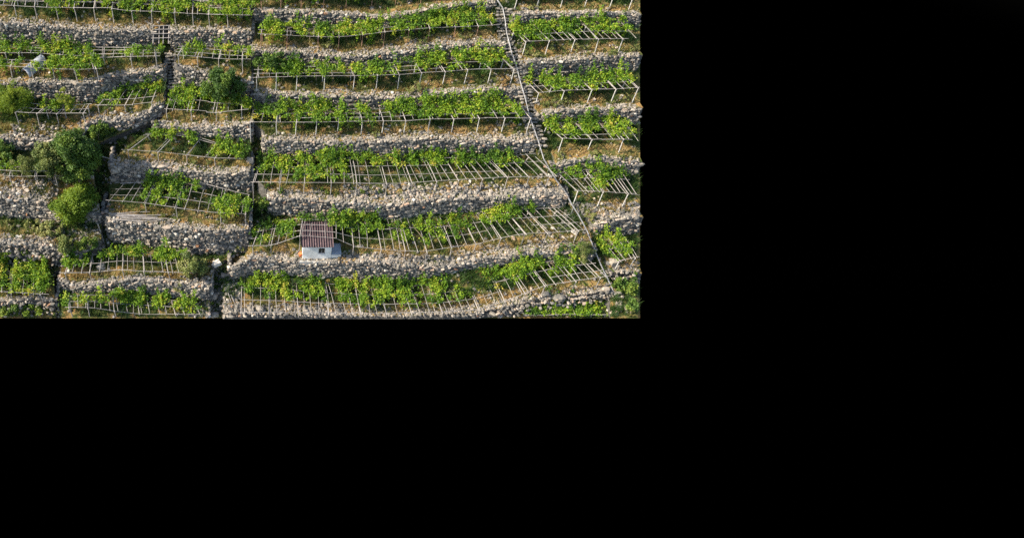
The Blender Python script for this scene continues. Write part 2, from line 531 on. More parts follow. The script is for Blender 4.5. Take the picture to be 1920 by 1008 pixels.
WALLS = []
for bi, (fl, fr, block, walls) in enumerate(BLOCKS):
    N = 140 if bi == 2 else 90
    lines = []
    for (place, crest, base, bw) in walls:
        xl, xr = fl(crest[0][1]), fr(crest[-1][1])
        for _ in range(6):
            xl, xr = fl(float(interp(crest, xl))), fr(float(interp(crest, xr)))
        xs = np.linspace(xl, xr, N)
        yc = np.minimum(interp(crest, xs), 594.0)
        yb = np.minimum(interp(base, xs), 596.5)
        jit = np.array([1.6 * nz(x * 0.06, yc[0] * 0.3, bi) + 0.8 * nz(x * 0.25, yc[0], bi + 5) for x in xs])
        yc = np.minimum(yc + jit, yb - 1.5)
        top, bot = np.zeros((N, 3)), np.zeros((N, 3))
        for j in range(N):
            p = on_slope(xs[j], (yc[j] + yb[j]) / 2)
            top[j] = (p[0], p[1], z_at(p[1], yc[j]))
            bot[j] = (p[0], p[1], z_at(p[1], yb[j]))
        ker = np.ones(5) / 5
        top[:, 1] += 0.06                    # walls lean back a little
        bot[:, 1] -= 0.06
        lines.append((top, bot))
        WALLS.append(dict(top=top, bot=bot, place=place, block=block, bw=bw, bi=bi))
    # floor above the first wall and below the last
    t0 = lines[0][0]
    first = t0 + np.array([0, 3.2, 0.25])
    rows, ms = [], []

    def floor(a, b_):
        global rows, ms
        k = 8
        for i in range(k):
            f = i / k
            q = a * (1 - f) + b_ * f
            q = q.copy()
            if i:
                xa, ya = proj(q[0])
                xb, yb_ = proj(q[-1])
                na_, nb_ = (fl(ya) if bi else xa), fr(yb_)
                u = np.linspace(0, 1, len(q))
                q[:, 0] += ((na_ - xa) * (1 - u) ** 3) / scale_at(q[0]) + ((nb_ - xb) * u ** 3) / scale_at(q[-1])
                q[:, 2] += np.array([0.10 * nz(p[0] * 0.9, p[1] * 0.9, 3.3) + 0.05 * nz(p[0] * 3, p[1] * 3, 8) for p in q])
            rows.append(q)
            ms.append(10 + i / k)

    floor(first, lines[0][0])
    for i, (top, bot) in enumerate(lines):
        rows.append(top); ms.append(1)
        rows.append(top * 0.5 + bot * 0.5); ms.append(1)
        if i + 1 < len(lines):
            floor(bot, lines[i + 1][0])
        else:
            end = []
            for j in range(N):
                px, py = proj(bot[j])
                yy = max(YMAX + 0.5, float(py) + 0.2)
                q = on_level(min(float(px), XMAX), yy, bot[j][2] - 0.15)
                end.append(q)
            rows.append(bot); ms.append(0)
            rows.append(np.array(end))
    add_grid(rows, ms)
    # flanks: the ground drops away at both sides of a block
    for side in (0, -1):
        if (bi == 0 and side == 0) or (bi == 3 and side == -1):
            continue
        edge = np.array([r_[side] for r_ in rows])
        low = edge + np.array([0.02 if side else -0.02, 0, -2.2])
        low[:, 2] = np.minimum(edge[:, 2], np.maximum(low[:, 2], [z_at(q[1], YMAX + 0.3) for q in low]))
        a, c = (edge, low) if side else (low, edge)
        add_grid([a, c], [1])

# the bed of the gullies and of the stairway strip
ys = np.linspace(-70, YMAX + 0.5, 60)
xs_ = np.linspace(-45, XMAX, 90)
add_grid([np.array([on_slope(x, y, -1.05 + 0.25 * nz(x * .03, y * .03, 2)) for x in xs_]) for y in ys], [10.1] * 59)
strip = []
for y in np.linspace(-60, 590, 90):
    a, c = Cr(y) - 6, min(Rl(y) + 6, XMAX)
    strip.append(np.array([on_slope(a + (c - a) * k / 8, y, -0.10 + 0.10 * nz(k * 1.3, y * .1, 6)) for k in range(9)]))
add_grid(strip, [0] * 89)

gme = fast_mesh('hillside', np.array(GV), np.array(GF), [M_SOIL, M_CORE], smooth=False)
gme.polygons.foreach_set('material_index', np.array(GM, dtype=np.int32))
gme.update()
tag(link('hillside', gme), 'steep terraced hillside of dry grass and stony brown soil', None, None, 'structure')
BV = BVHTree.FromPolygons([Vector(v) for v in GV], GF)
GMA = np.array(GM)
GRA = np.array(GR)


def ground(px, py):
    """first ground point seen at that pixel, and whether it is floor"""
    d = ray(px, py)
    h = BV.ray_cast(Vector(CAM), Vector(d))
    if h[0] is None:
        return on_slope(px, py), False
    return np.array(h[0]), GMA[h[2]] == 0


def ground_below(x, y, z=None):
    h = BV.ray_cast(Vector((x, y, (z if z is not None else 60))), Vector((0, 0, -1)))
    return h[0].z if h[0] is not None else None


# ------------------------------------------------------------------ dry stone walls
def face_stones(top, bot, C, S, Yw, big=0.86):
    seg = np.linalg.norm(np.diff(top[:, :2], axis=0), axis=1)
    s = np.concatenate([[0], np.cumsum(seg)])
    H = top[:, 2] - bot[:, 2]
    rowsn = max(2, int(round(np.max(H) / 0.205)))
    for r_ in range(rowsn):
        pos = random.uniform(-0.1, 0.2)
        while pos < s[-1]:
            wd = random.choice((0.18, 0.24, 0.3, 0.36, 0.42, 0.58)) * big * random.uniform(0.85, 1.2)
            c = pos + wd / 2
            pos += wd * 0.93
            if c > s[-1]:
                break
            j = min(np.searchsorted(s, c), len(s) - 1)
            j0 = max(j - 1, 0)
            f = (c - s[j0]) / (s[j] - s[j0] + 1e-9) if j > j0 else 0
            t_, b_ = top[j0] * (1 - f) + top[j] * f, bot[j0] * (1 - f) + bot[j] * f
            h = (t_[2] - b_[2]) / rowsn
            if h < 0.04:
                continue
            v = (r_ + 0.5 + random.uniform(-0.3, 0.3)) / rowsn
            d = top[j] - top[j0] if j > j0 else top[1] - top[0]
            yaw = math.atan2(d[1], d[0])
            nx, ny = math.sin(yaw), -math.cos(yaw)
            o = random.uniform(-0.05, 0.11)
            p = b_ * (1 - v) + t_ * v
            C.append((p[0] + nx * o, p[1] + ny * o, p[2]))
            k = 1.75 if random.random() < 0.05 else 1.0
            S.append((wd * 0.52 * k, random.uniform(0.13, 0.2), max(0.06, h * 0.54) * random.uniform(0.75, 1.35) * k))
            Yw.append(yaw)


def crest_stones(top, bw, C, S, Yw, dens=62):
    seg = np.linalg.norm(np.diff(top[:, :2], axis=0), axis=1)
    L = seg.sum()
    s = np.concatenate([[0], np.cumsum(seg)])
    for _ in range(int(L * bw * dens)):
        c = random.uniform(0, L)
        j = max(1, min(np.searchsorted(s, c), len(s) - 1))
        f = (c - s[j - 1]) / (s[j] - s[j - 1] + 1e-9)
        p = top[j - 1] * (1 - f) + top[j] * f
        dd = top[j] - top[j - 1]
        yaw = math.atan2(dd[1], dd[0])
        lim = bw * (0.7 + 0.55 * nz(p[0] * 0.8, p[1] * 0.8, 4))
        o = random.random() ** 1.3 * max(lim, 0.15)
        x, y = p[0] - math.sin(yaw) * o, p[1] + math.cos(yaw) * o
        z = ground_below(x, y, p[2] + 1.2)
        if z is None or abs(z - p[2]) > 0.8:
            continue
        r_ = random.choice((0.045, 0.05, 0.06, 0.07, 0.08, 0.11))
        C.append((x, y, z + r_ * 0.15)); S.append((r_ * 1.2, r_, r_ * 0.55)); Yw.append(random.uniform(0, 3.1))


for wl in WALLS:
    C, S, Yw = [], [], []
    top, bot = wl['top'], wl['bot']
    TN = []
    if proj(top.mean(0))[1] < -15 and proj(bot.mean(0))[1] < 0:
        pass
    face_stones(top, bot, C, S, Yw)
    if 'collapsed' in wl['place'] or 'tumbled' in wl['place'] or 'crumbling' in wl['place'] or 'broken, at' in wl['place']:
        C = [(x + random.gauss(0, .12), y - abs(random.gauss(0, .25)), z + random.gauss(0, .12)) for x, y, z in C]
        Yw = [random.uniform(0, 3) for _ in Yw]
        S = [(a_ * 0.78, b_ * 0.78, c_ * 0.8) for a_, b_, c_ in S]
    if 'collapsed' in wl['place'] or 'low and broken' in wl['place']:
        C, S, Yw = C[::2], S[::2], Yw[::2]
    n0 = len(C)
    crest_stones(top, wl['bw'] * 1.15, C, S, Yw)
    n1 = len(C)
    for e in (0, -1):                        # the wall turns the corner at each end
        if (wl['bi'] == 0 and e == 0) or (wl['bi'] == 3 and e == -1):
            continue
        k = 8
        a, c = top[e], bot[e]
        back = np.linspace(0, 2.4, k)
        tt = np.array([a + (0, q, 0.05 * q) for q in back])
        bb = np.array([c + (0, q, min(0.7 * q, (a - c)[2] * 0.8)) - np.array([0, 0, 0.9]) for q in back])
        if e == 0:
            tt, bb = tt[::-1], bb[::-1]
        tt[:, 0] += 0.08 if e else -0.08
        bb[:, 0] += 0.10 if e else -0.10
        face_stones(tt, bb, C, S, Yw)
    org = bot[len(bot) // 2]
    o = link('dry_stone_wall', stones_mesh('dry_stone_wall', C, S, Yw, 0.22, org=org, tone=np.concatenate([rng.uniform(0, 1, n0), rng.uniform(0.42, 0.86, n1 - n0), rng.uniform(0, 1, len(C) - n1)])), None, [float(v) for v in org])
    tag(o, f"dry stone wall of the {wl['block']}, {wl['place']}", 'stone wall', 'dry stone terrace walls')


# ------------------------------------------------------------------ pergolas and their grapevines
PERG = [
    # block, label, front rail, feet, back rail, posts at x, rafter step, inner rails, dz, post material, vine runs, hang
    dict(where='pergola at the upper edge of the central block', front=[(475, -8), (600, -10), (800, -24), (930, -34)], feet=[(475, 19), (600, 18), (750, 12), (793, 6), (930, -8)], back=[(478, -30), (925, -55)],
         posts=[489, 527, 565, 608, 650, 700, 745, 793, 840], step=30, rails=[0.5], mat='rust', vines=[(475, 930, 0, 0.8, 1.0)], hang=0.8),
    dict(where='pergola on rusty props below the first central wall', front=[(483, 64), (540, 67), (600, 70), (640, 70), (680, 66), (725, 60), (770, 57), (805, 54), (855, 52), (900, 50), (938, 47)],
         feet=[(489, 90), (540, 91), (600, 93), (640, 93), (680, 92), (722, 88), (766, 80), (806, 75), (853, 71), (935, 66)], back=[(486, 50), (600, 55), (700, 48), (800, 37), (900, 27), (928, 27)],
         posts=[489, 538, 597, 636, 680, 722, 767, 806, 854, 897], step=44, rails=[0.5], mat='rust', vines=[(483, 600, .1, 1.3, 1.1), (600, 918, .05, 1.35, 1.3)], hang=0.5),
    dict(where='long pergola between the dark shrub and the stairway', front=[(474, 146), (555, 144), (600, 143), (665, 143), (720, 141), (750, 141), (790, 137), (835, 135), (880, 131), (978, 130)],
         feet=[(482, 173), (518, 170), (557, 168), (609, 170), (664, 168), (707, 169), (747, 167), (788, 163), (830, 160), (873, 158), (915, 156), (975, 156)],
         back=[(478, 124), (600, 126), (655, 126), (700, 120), (760, 118), (850, 110), (955, 108)], posts=[481, 518, 557, 609, 665, 708, 749, 791, 835, 877, 921, 964], step=44, rails=[0.3, 0.65], mat='pale',
         vines=[(480, 560, .3, 1.3, 1), (515, 645, 0, 1.2, 1.2), (665, 740, 0, .95, 1.1), (740, 800, .5, 1.2, .8), (800, 960, .15, 1.4, 1.2)], hang=0.45),
    dict(where='long pergola above the fourth central wall', front=[(468, 230), (520, 230), (600, 229), (680, 228), (760, 227), (805, 223), (850, 224), (900, 222), (947, 222), (997, 222)],
         feet=[(469, 254), (518, 254), (594, 254), (634, 252), (678, 252), (717, 253), (760, 251), (804, 247), (847, 248), (895, 247), (942, 247), (988, 248)],
         back=[(474, 206), (600, 205), (700, 206), (760, 199), (850, 196), (975, 194)], posts=[469, 518, 556, 594, 635, 679, 719, 761, 807, 851, 899, 947, 995], step=44, rails=[0.32, 0.66], mat='pale',
         vines=[(475, 600, .25, 1.25, 1.1), (600, 690, 0, 1.25, 1.2), (735, 985, .2, 1.3, 1.25)], hang=0.4),
    dict(where='wide bare-fronted pergola above the rubble apron', front=[(470, 342), (600, 343), (670, 344), (720, 345), (770, 344), (800, 342), (860, 338), (900, 336), (960, 332), (1048, 331)],
         feet=[(470, 366), (526, 364), (571, 364), (620, 366), (669, 367), (721, 367), (770, 362), (818, 358), (855, 357), (900, 355), (944, 355), (985, 353), (1048, 352)],
         back=[(482, 299), (540, 300), (600, 300), (650, 297), (800, 295), (900, 298), (1003, 288)], posts=[474, 525, 571, 621, 669, 725, 773, 819, 860, 905, 952, 992, 1030], step=15.5, rails=[0.33, 0.66], mat='wood',
         vines=[(480, 560, .5, 1.05, .7), (555, 650, .15, 1.25, 1.2), (690, 1003, .66, 1.15, 1.15), (660, 690, .85, 1.1, .7)], hang=0.25),
    dict(where='sagging pergola passing over the small hut', front=[(465, 461), (508, 460), (520, 457), (562, 442), (628, 447), (662, 462), (700, 467), (740, 469), (800, 471), (845, 463), (890, 458), (930, 448), (980, 438), (1025, 437), (1100, 431)],
         feet=[(465, 478), (508, 476), (562, 470), (628, 474), (662, 481), (713, 483), (758, 486), (799, 488), (843, 483), (890, 471), (934, 464), (980, 459), (1020, 458), (1100, 452)],
         back=[(480, 424), (515, 415), (562, 411), (600, 412), (680, 411), (740, 410), (820, 406), (880, 400), (960, 395), (1052, 390)], posts=[474, 508, 562, 663, 715, 760, 800, 847, 893, 940, 985, 1027, 1085], step=15.5, rails=[0.33, 0.66], mat='wood',
         vines=[(470, 545, .25, .95, 1), (625, 720, .55, 1.15, 1.2), (560, 625, .95, 1.15, .8), (740, 870, .2, .85, .5), (860, 1000, .5, 1.15, .8), (1000, 1060, .85, 1.05, .5)], hang=0.2),
    dict(where='widest pergola, along the lower edge', front=[(450, 586), (520, 586), (600, 587), (700, 588), (760, 587), (830, 586), (880, 582), (905, 579), (945, 566), (985, 550), (1020, 536), (1060, 530), (1142, 518)],
         feet=[(450, 604), (830, 604), (897, 596), (943, 581), (980, 568), (1019, 553), (1070, 545), (1140, 534)],
         back=[(452, 517), (520, 521), (600, 531), (700, 536), (780, 536), (850, 529), (900, 516), (980, 500), (1050, 488), (1105, 482)], posts=[452, 505, 560, 616, 676, 725, 772, 830, 897, 947, 985, 1022, 1080, 1126], step=16, rails=[0.33, 0.66], mat='wood',
         vines=[(447, 520, .5, 1.05, .8), (500, 660, .42, 1.1, 1.15), (660, 800, .32, 1.12, 1.25), (800, 905, .38, 1.4, 1.1), (890, 1120, .52, 1.2, 1.15)], hang=0.2),
    dict(where='low pergola wholly under leaves at the lower right', front=[(985, 592), (1060, 590), (1120, 590), (1180, 590)], feet=[(985, 595), (1180, 595)], back=[(992, 572), (1060, 560), (1142, 550)],
         posts=[], step=40, rails=[0.5], mat='wood', vines=[(985, 1075, .1, 1.1, 1.7), (1075, 1185, -.1, 1.2, 1.7)], hang=0.1),
    dict(where='pergola of bare pale posts at the upper right edge', front=[(960, -8), (1200, -12)], feet=[(965, 20), (1007, 17), (1051, 15), (1097, 13), (1144, 15), (1185, 19)], back=[(935, -30), (1170, -34)],
         posts=[972, 1013, 1058, 1104, 1152, 1190], step=24, rails=[0.5], mat='pale', vines=[(965, 1190, .3, 1, 1)], hang=0.0),
    dict(where='pergola just right of the stone steps', front=[(985, 79), (1030, 77), (1075, 75), (1120, 74), (1168, 73), (1199, 73)], feet=[(978, 104), (1021, 104), (1069, 98), (1114, 98), (1158, 97), (1199, 96)], back=[(960, 56), (1010, 51), (1100, 46), (1172, 46)],
         posts=[986, 1030, 1078, 1122, 1168], step=13, rails=[0.5], mat='pale', vines=[(985, 1035, .1, 1.15, 1.3), (1035, 1199, .42, 1.25, 1.3)], hang=0.3),
    dict(where='pergola under the shaded right wall', front=[(1008, 175), (1050, 171), (1100, 169), (1155, 168), (1199, 165)], feet=[(1002, 196), (1051, 192), (1100, 193), (1145, 193), (1199, 192)], back=[(985, 152), (1030, 152), (1070, 149), (1175, 141)],
         posts=[1010, 1058, 1110, 1155, 1197], step=14, rails=[0.5], mat='pale', vines=[(1010, 1060, .55, 1.15, .9), (1045, 1125, .1, 1.15, 1.2), (1120, 1199, .5, 1.25, 1.3)], hang=0.4),
    dict(where='pergola above the arched right wall', front=[(1055, 260), (1108, 262), (1168, 261), (1199, 263)], feet=[(1045, 287), (1103, 281), (1157, 285), (1199, 288)], back=[(1022, 233), (1060, 231), (1120, 227), (1172, 226)],
         posts=[1055, 1110, 1169], step=15, rails=[0.25, 0.6], mat='pale', vines=[(1055, 1199, .22, 1.2, 1.4)], hang=0.3),
    dict(where='densely slatted pergola above the rounded right wall', front=[(1076, 358), (1130, 360), (1177, 363), (1199, 367)], feet=[(1072, 384), (1120, 386), (1166, 389), (1199, 391)], back=[(1042, 328), (1080, 320), (1130, 321), (1170, 322)],
         posts=[1083, 1131, 1178], step=11, rails=[0.3, 0.65], mat='pale', vines=[(1076, 1199, .62, 1.2, 1.1), (1110, 1160, .2, .8, .9)], hang=0.1),
    dict(where='lowest pergola right of the rail', front=[(1156, 492), (1175, 487), (1199, 482)], feet=[(1150, 505), (1183, 503), (1199, 500)], back=[(1118, 450), (1140, 443), (1172, 438)],
         posts=[1160, 1191], step=13, rails=[0.5], mat='pale', vines=[(1150, 1199, .02, 1.1, 1.5)], hang=0.1),
    dict(where='top row pergola left of the central block', front=[(-30, 10), (0, 11), (50, 13), (90, 15), (140, 16), (200, 16), (240, 22), (285, 23), (330, 25), (390, 28), (470, 30)],
         feet=[(-30, 32), (32, 34), (70, 36), (106, 40), (178, 43), (250, 46), (284, 46), (330, 46), (361, 50), (391, 51), (426, 53), (470, 55)], back=[(-25, -8), (240, -4), (470, 6)],
         posts=[27, 65, 105, 139, 176, 210, 247, 284, 327, 361, 391, 426], step=22, rails=[0.5], mat='dark', vines=[(-30, 30, .4, 1.0, .9), (88, 265, .1, 1.25, 1.35), (295, 372, .05, 1, 1.2), (385, 470, .05, 1, 1.3)], hang=0.4),
    dict(where='pergola under the long pale-crested wall at far left', front=[(-30, 100), (60, 100), (120, 104), (190, 109), (240, 107), (300, 106)], feet=[(-30, 120), (35, 120), (112, 119), (194, 122), (245, 130), (300, 128)],
         back=[(-25, 84), (100, 88), (170, 89), (230, 90), (300, 90)], posts=[10, 35, 112, 194, 245, 292], step=20, rails=[0.35, 0.7], mat='dark', vines=[(-30, 38, .1, 1.3, 1.3), (38, 76, .5, 1.3, 1.1), (76, 165, .1, 1.3, 1.3), (228, 305, .2, .95, .9)], hang=0.3),
    dict(where='gridded pergola above the round dark bush', front=[(325, 104), (350, 106), (380, 109), (430, 112), (470, 112)], feet=[(325, 122), (370, 127), (454, 139), (470, 139)], back=[(335, 88), (390, 86), (470, 94)],
         posts=[334, 370, 410, 454], step=17, rails=[0.35, 0.7], mat='dark', vines=[(345, 372, .2, 1.1, .9), (405, 468, .35, 1.1, .9)], hang=0.1),
    dict(where='lower pergola beside the pale curved sheet', front=[(-30, 123), (0, 124), (50, 127), (100, 130), (150, 131), (192, 129)], feet=[(-30, 144), (24, 145), (62, 150), (102, 152), (143, 153), (183, 152)], back=[(-25, 112), (100, 115), (186, 114)],
         posts=[20, 58, 99, 140, 181], step=40, rails=[0.5], mat='dark', vines=[(-30, 36, .1, 1.0, 1), (58, 84, -.1, .6, .9), (95, 192, .0, 1.3, 1.3)], hang=0.35),
    dict(where='pergola beside the yellow-green tree at far left', front=[(28, 211), (70, 213), (110, 214), (162, 213)], feet=[(35, 233), (74, 239), (110, 234), (158, 234)], back=[(50, 194), (100, 199), (172, 196)],
         posts=[29, 69, 106, 156], step=20, rails=[0.45], mat='dark', vines=[(60, 118, .5, 1.35, 1), (158, 162, .5, 1, 1)], hang=0.1),
    dict(where='small pergola tucked into the wall bend by the stairs', front=[(178, 198), (240, 198), (290, 192)], feet=[(178, 214), (240, 213), (290, 206)], back=[(205, 168), (250, 164), (302, 158)],
         posts=[184, 234, 284], step=18, rails=[0.35, 0.65], mat='dark', vines=[(178, 215, .0, .7, .9), (205, 296, .5, 1.2, 1.25)], hang=0.1),
    dict(where='leafy pergola below the round dark bush', front=[(308, 206), (358, 208), (405, 211), (466, 205)], feet=[(308, 223), (358, 228), (406, 229), (466, 223)], back=[(322, 172), (380, 170), (430, 180), (466, 188)],
         posts=[312, 358, 405, 453], step=30, rails=[0.5], mat='dark', vines=[(310, 366, .2, 1.1, 1.2), (366, 420, .5, 1.1, 1.0), (420, 466, .1, 1.1, 1.1)], hang=0.2),
    dict(where='leaning pergola of slanted poles left of the central gully', front=[(228, 281), (296, 285), (350, 291), (402, 297), (455, 298)], feet=[(244, 297), (298, 303), (352, 306), (403, 313), (455, 314)], back=[(272, 252), (320, 250), (367, 257), (413, 271), (465, 280)],
         posts=[240, 296, 350, 402], step=50, rails=[0.9], mat='wood', vines=[(245, 300, .75, 1.15, 1.1), (300, 350, .6, 1.1, .9), (390, 455, .1, 1.1, 1.3)], hang=0.2),
    dict(where='pergola overgrown by the big dark tree', front=[(-30, 327), (0, 329), (40, 331), (80, 331), (142, 329)], feet=[(-30, 349), (24, 350), (70, 352), (106, 350), (142, 350)], back=[(-25, 310), (40, 314), (80, 315), (140, 311)],
         posts=[18, 66, 104], step=30, rails=[0.55], mat='wood', vines=[(-30, 30, .8, 1.4, .7)], hang=0.1),
    dict(where='tangled pergola above the pile of loose poles', front=[(198, 376), (270, 381), (330, 390), (400, 400), (462, 402)], feet=[(198, 396), (270, 398), (330, 408), (400, 418), (462, 420)], back=[(226, 345), (300, 339), (375, 343), (440, 360), (468, 366)],
         posts=[272, 330, 413, 460], step=22, rails=[0.33, 0.66], mat='wood', vines=[(262, 335, .1, 1.1, 1.1), (320, 350, .6, 1.05, .8), (392, 462, -.1, .7, 1.2)], hang=0.2),
    dict(where='low pergola with crooked rails above the left gully', front=[(112, 512), (170, 511), (225, 506), (260, 509), (300, 510), (362, 512)], feet=[(112, 527), (168, 528), (230, 521), (270, 522), (316, 525), (362, 528)], back=[(122, 486), (170, 478), (235, 474), (290, 475), (352, 478)],
         posts=[122, 168, 230, 270, 316], step=17, rails=[0.5], mat='wood', vines=[(114, 162, .35, 1.1, 1.1), (175, 215, .7, 1.0, .7), (225, 360, .65, 1.15, 1.0)], hang=0.15),
    dict(where='lowest left pergola along the lower edge', front=[(122, 576), (170, 577), (215, 583), (260, 588), (300, 589), (382, 590)], feet=[(122, 592), (382, 598)], back=[(122, 556), (170, 553), (270, 556), (372, 570)],
         posts=[130, 165, 215, 262, 330], step=16, rails=[0.5], mat='wood', vines=[(112, 160, .3, 1.0, .9), (160, 376, .4, 1.2, 1.25)], hang=0.2),
    dict(where='pergola buried under the big leaf mound at lower left', front=[(-30, 545), (25, 549), (92, 553)], feet=[(-30, 562), (92, 572)], back=[(-25, 497), (30, 495), (94, 502)],
         posts=[20, 76], step=24, rails=[0.5], mat='wood', vines=[(-30, 30, .05, 1.1, 1.6), (30, 92, .05, 1.05, 1.6)], hang=0.1),
]
PMAT = dict(rust=(M_RUST, M_WOOD), pale=(M_CONC, M_WOOD), wood=(M_WOOD, M_WOOD), dark=(M_DARKWOOD, M_DARKWOOD))
VPY = Y0 + F / math.tan(TH)


def smooth1(a, k):
    if k < 2:
        return a
    p = np.pad(a, k, mode='edge')
    return np.convolve(p, np.ones(2 * k + 1) / (2 * k + 1), 'valid')


def clip_x(p, q):
    """shorten a pole that would leave the built ground on the right or below"""
    p, q = np.asarray(p, float), np.asarray(q, float)
    if not inside(p, 0.5) and not inside(q, 0.5):
        return None
    for _ in range(20):
        if inside(q, 0.5) and inside(p, 0.5):
            return p, q
        if not inside(q, 0.5):
            q = p + (q - p) * 0.9
        else:
            p = q + (p - q) * 0.9
    return None


def pole(mb, p, q, r0, r1, bend=0.03, n=7, k=3):
    p, q = np.asarray(p, float), np.asarray(q, float)
    L = np.linalg.norm(q - p)
    pts = []
    b1, b2 = random.gauss(0, bend) * L, random.gauss(0, bend) * L
    for i in range(k + 1):
        f = i / k
        s = math.sin(math.pi * f)
        pts.append(p * (1 - f) + q * f + np.array([b1 * s, 0, b2 * s]))
    mb.tube(pts, [r0 + (r1 - r0) * i / k for i in range(k + 1)], n)


N_VINES = 0
for P in PERG:
    fx0, fx1 = P['front'][0][0], P['front'][-1][0]
    bx0, bx1 = P['back'][0][0], P['back'][-1][0]
    NS = 80
    T = np.linspace(0, 1, NS)
    FY = []
    for t in T:
        xt = fx0 + (fx1 - fx0) * t
        yt = float(interp(P['front'], xt))
        yf = float(interp(P['feet'], xt))
        xf = xt + (X0 - xt) * (yf - yt) / (VPY - yt)
        if yf > YMAX - 1 or yf < -5:
            g = on_slope(xf, yf, 0.2)
        else:
            g, _f = ground(min(xf, XMAX - 0.5), yf)
        FY.append(g[1])
    FY = np.array(FY)
    med = np.array([np.median(FY[max(0, i - 7):i + 8]) for i in range(NS)])
    FY = smooth1(med, 4)
    front = np.zeros((NS, 3))
    back = np.zeros((NS, 3))
    for i, t in enumerate(T):
        xt = fx0 + (fx1 - fx0) * t
        yt = float(interp(P['front'], xt))
        z = z_at(FY[i], yt)
        zc = FY[i] * ct - (z - CZ) * st
        front[i] = ((xt - X0) / F * zc, FY[i], z)
        xb = bx0 + (bx1 - bx0) * t
        back[i] = on_level(xb, float(interp(P['back'], xb)), z + 0.15)
    P['F'], P['B'], P['x0'], P['x1'] = front, back, fx0, fx1

    def at(arr, t):
        u = np.clip(t, 0, 1) * (NS - 1)
        i = min(int(u), NS - 2)
        return arr[i] * (1 - (u - i)) + arr[i + 1] * (u - i)

    o0 = front[NS // 2].copy()
    gz = ground_below(o0[0], o0[1], o0[2])
    if gz is not None and o0[2] - gz < 3:
        o0[2] = gz
    root = empty('vine_pergola', o0, P['where'].replace('pergola', 'timber vine pergola', 1), 'pergola', 'vine pergolas on the terraces')
    pm, wm = PMAT[P['mat']]
    for x in P['posts']:
        t = (x - fx0) / (fx1 - fx0)
        p = at(front, t)
        z = ground_below(p[0], p[1], p[2] - 0.3)
        if z is None or p[2] - z > 3.2:
            z = p[2] - 1.7
        foot = np.array([p[0] + random.gauss(0, 0.03), p[1], z - 0.1])
        c = clip_x(p + (0, 0, 0.06), foot)
        if c is None:
            continue
        mb = MB()
        r_ = 0.03 if P['mat'] == 'rust' else 0.038
        pole(mb, c[0], c[1], r_ * 0.9, r_ * 1.1, 0.008)
        mb.build('post', pm, root, o0)
        # a heavy cross beam from each post back to the wall
        q = at(back, t)
        c = clip_x(p + (0, -0.12, 0.02), q)
        if c is not None:
            mb = MB()
            pole(mb, c[0], c[1], 0.038, 0.03, 0.008)
            mb.build('cross_beam', wm if P['mat'] != 'rust' else M_WOOD, root, o0)
        # a second post against the wall
        z = ground_below(q[0], q[1] - 0.25, q[2] - 0.2)
        if z is not None and q[2] - z < 2.6:
            c = clip_x(at(front, t) * 0.12 + q * 0.88, (q[0], q[1] - 0.25, z - 0.05))
            if c is not None:
                mb = MB()
                pole(mb, c[0], c[1], 0.04, 0.05, 0.008)
                mb.build('post', pm, root, o0)
    for f in [0.0] + list(P['rails']) + [1.0]:
        # rails come in lengths of about 4 m that overlap at the ends
        L = abs(front[-1][0] - front[0][0])
        k = max(1, int(round(L / 4.2)))
        cuts = [i / k for i in range(k + 1)]
        for a, c in zip(cuts, cuts[1:]):
            if 0 < f < 1 and random.random() < 0.10:
                continue
            df = random.gauss(0, 0.012)
            pts = []
            for i in range(6):
                t = a + (c - a) * (i / 5) + (0.006 if i == 5 else 0)
                p = at(front, t) * (1 - f - df) + at(back, t) * (f + df)
                pts.append(p + np.array([0, 0, 0.05 + random.gauss(0, 0.012)]))
            pts = [p for p in pts if inside(p, 0.5)]
            if len(pts) < 2:
                continue
            mb = MB()
            r_ = random.uniform(0.02, 0.029)
            mb.tube(pts, [r_ * (1 - 0.25 * i / len(pts)) for i in range(len(pts))], 7)
            mb.build('rail', wm, root, o0)
    k = int(abs(fx1 - fx0) / P['step'])
    for i in range(k + 1):
        t = (i + 0.5 + random.gauss(0, 0.10)) / (k + 1)
        if random.random() < 0.05:
            continue
        p, q = at(front, t), at(back, min(max(t + random.gauss(0, 0.003), 0), 1))
        a, c = random.uniform(-0.10, 0.02), random.uniform(0.97, 1.06)
        if random.random() < 0.15:
            c = random.uniform(0.6, 0.9)
        s = clip_x(p * (1 - a) + q * a + (0, 0, 0.10), p * (1 - c) + q * c + (0, 0, 0.10))
        if s is None:
            continue
        mb = MB()
        r_ = random.uniform(0.014, 0.027)
        pole(mb, s[0], s[1], r_, r_ * 0.75, 0.012)
        mb.build('rafter', wm, root, o0)

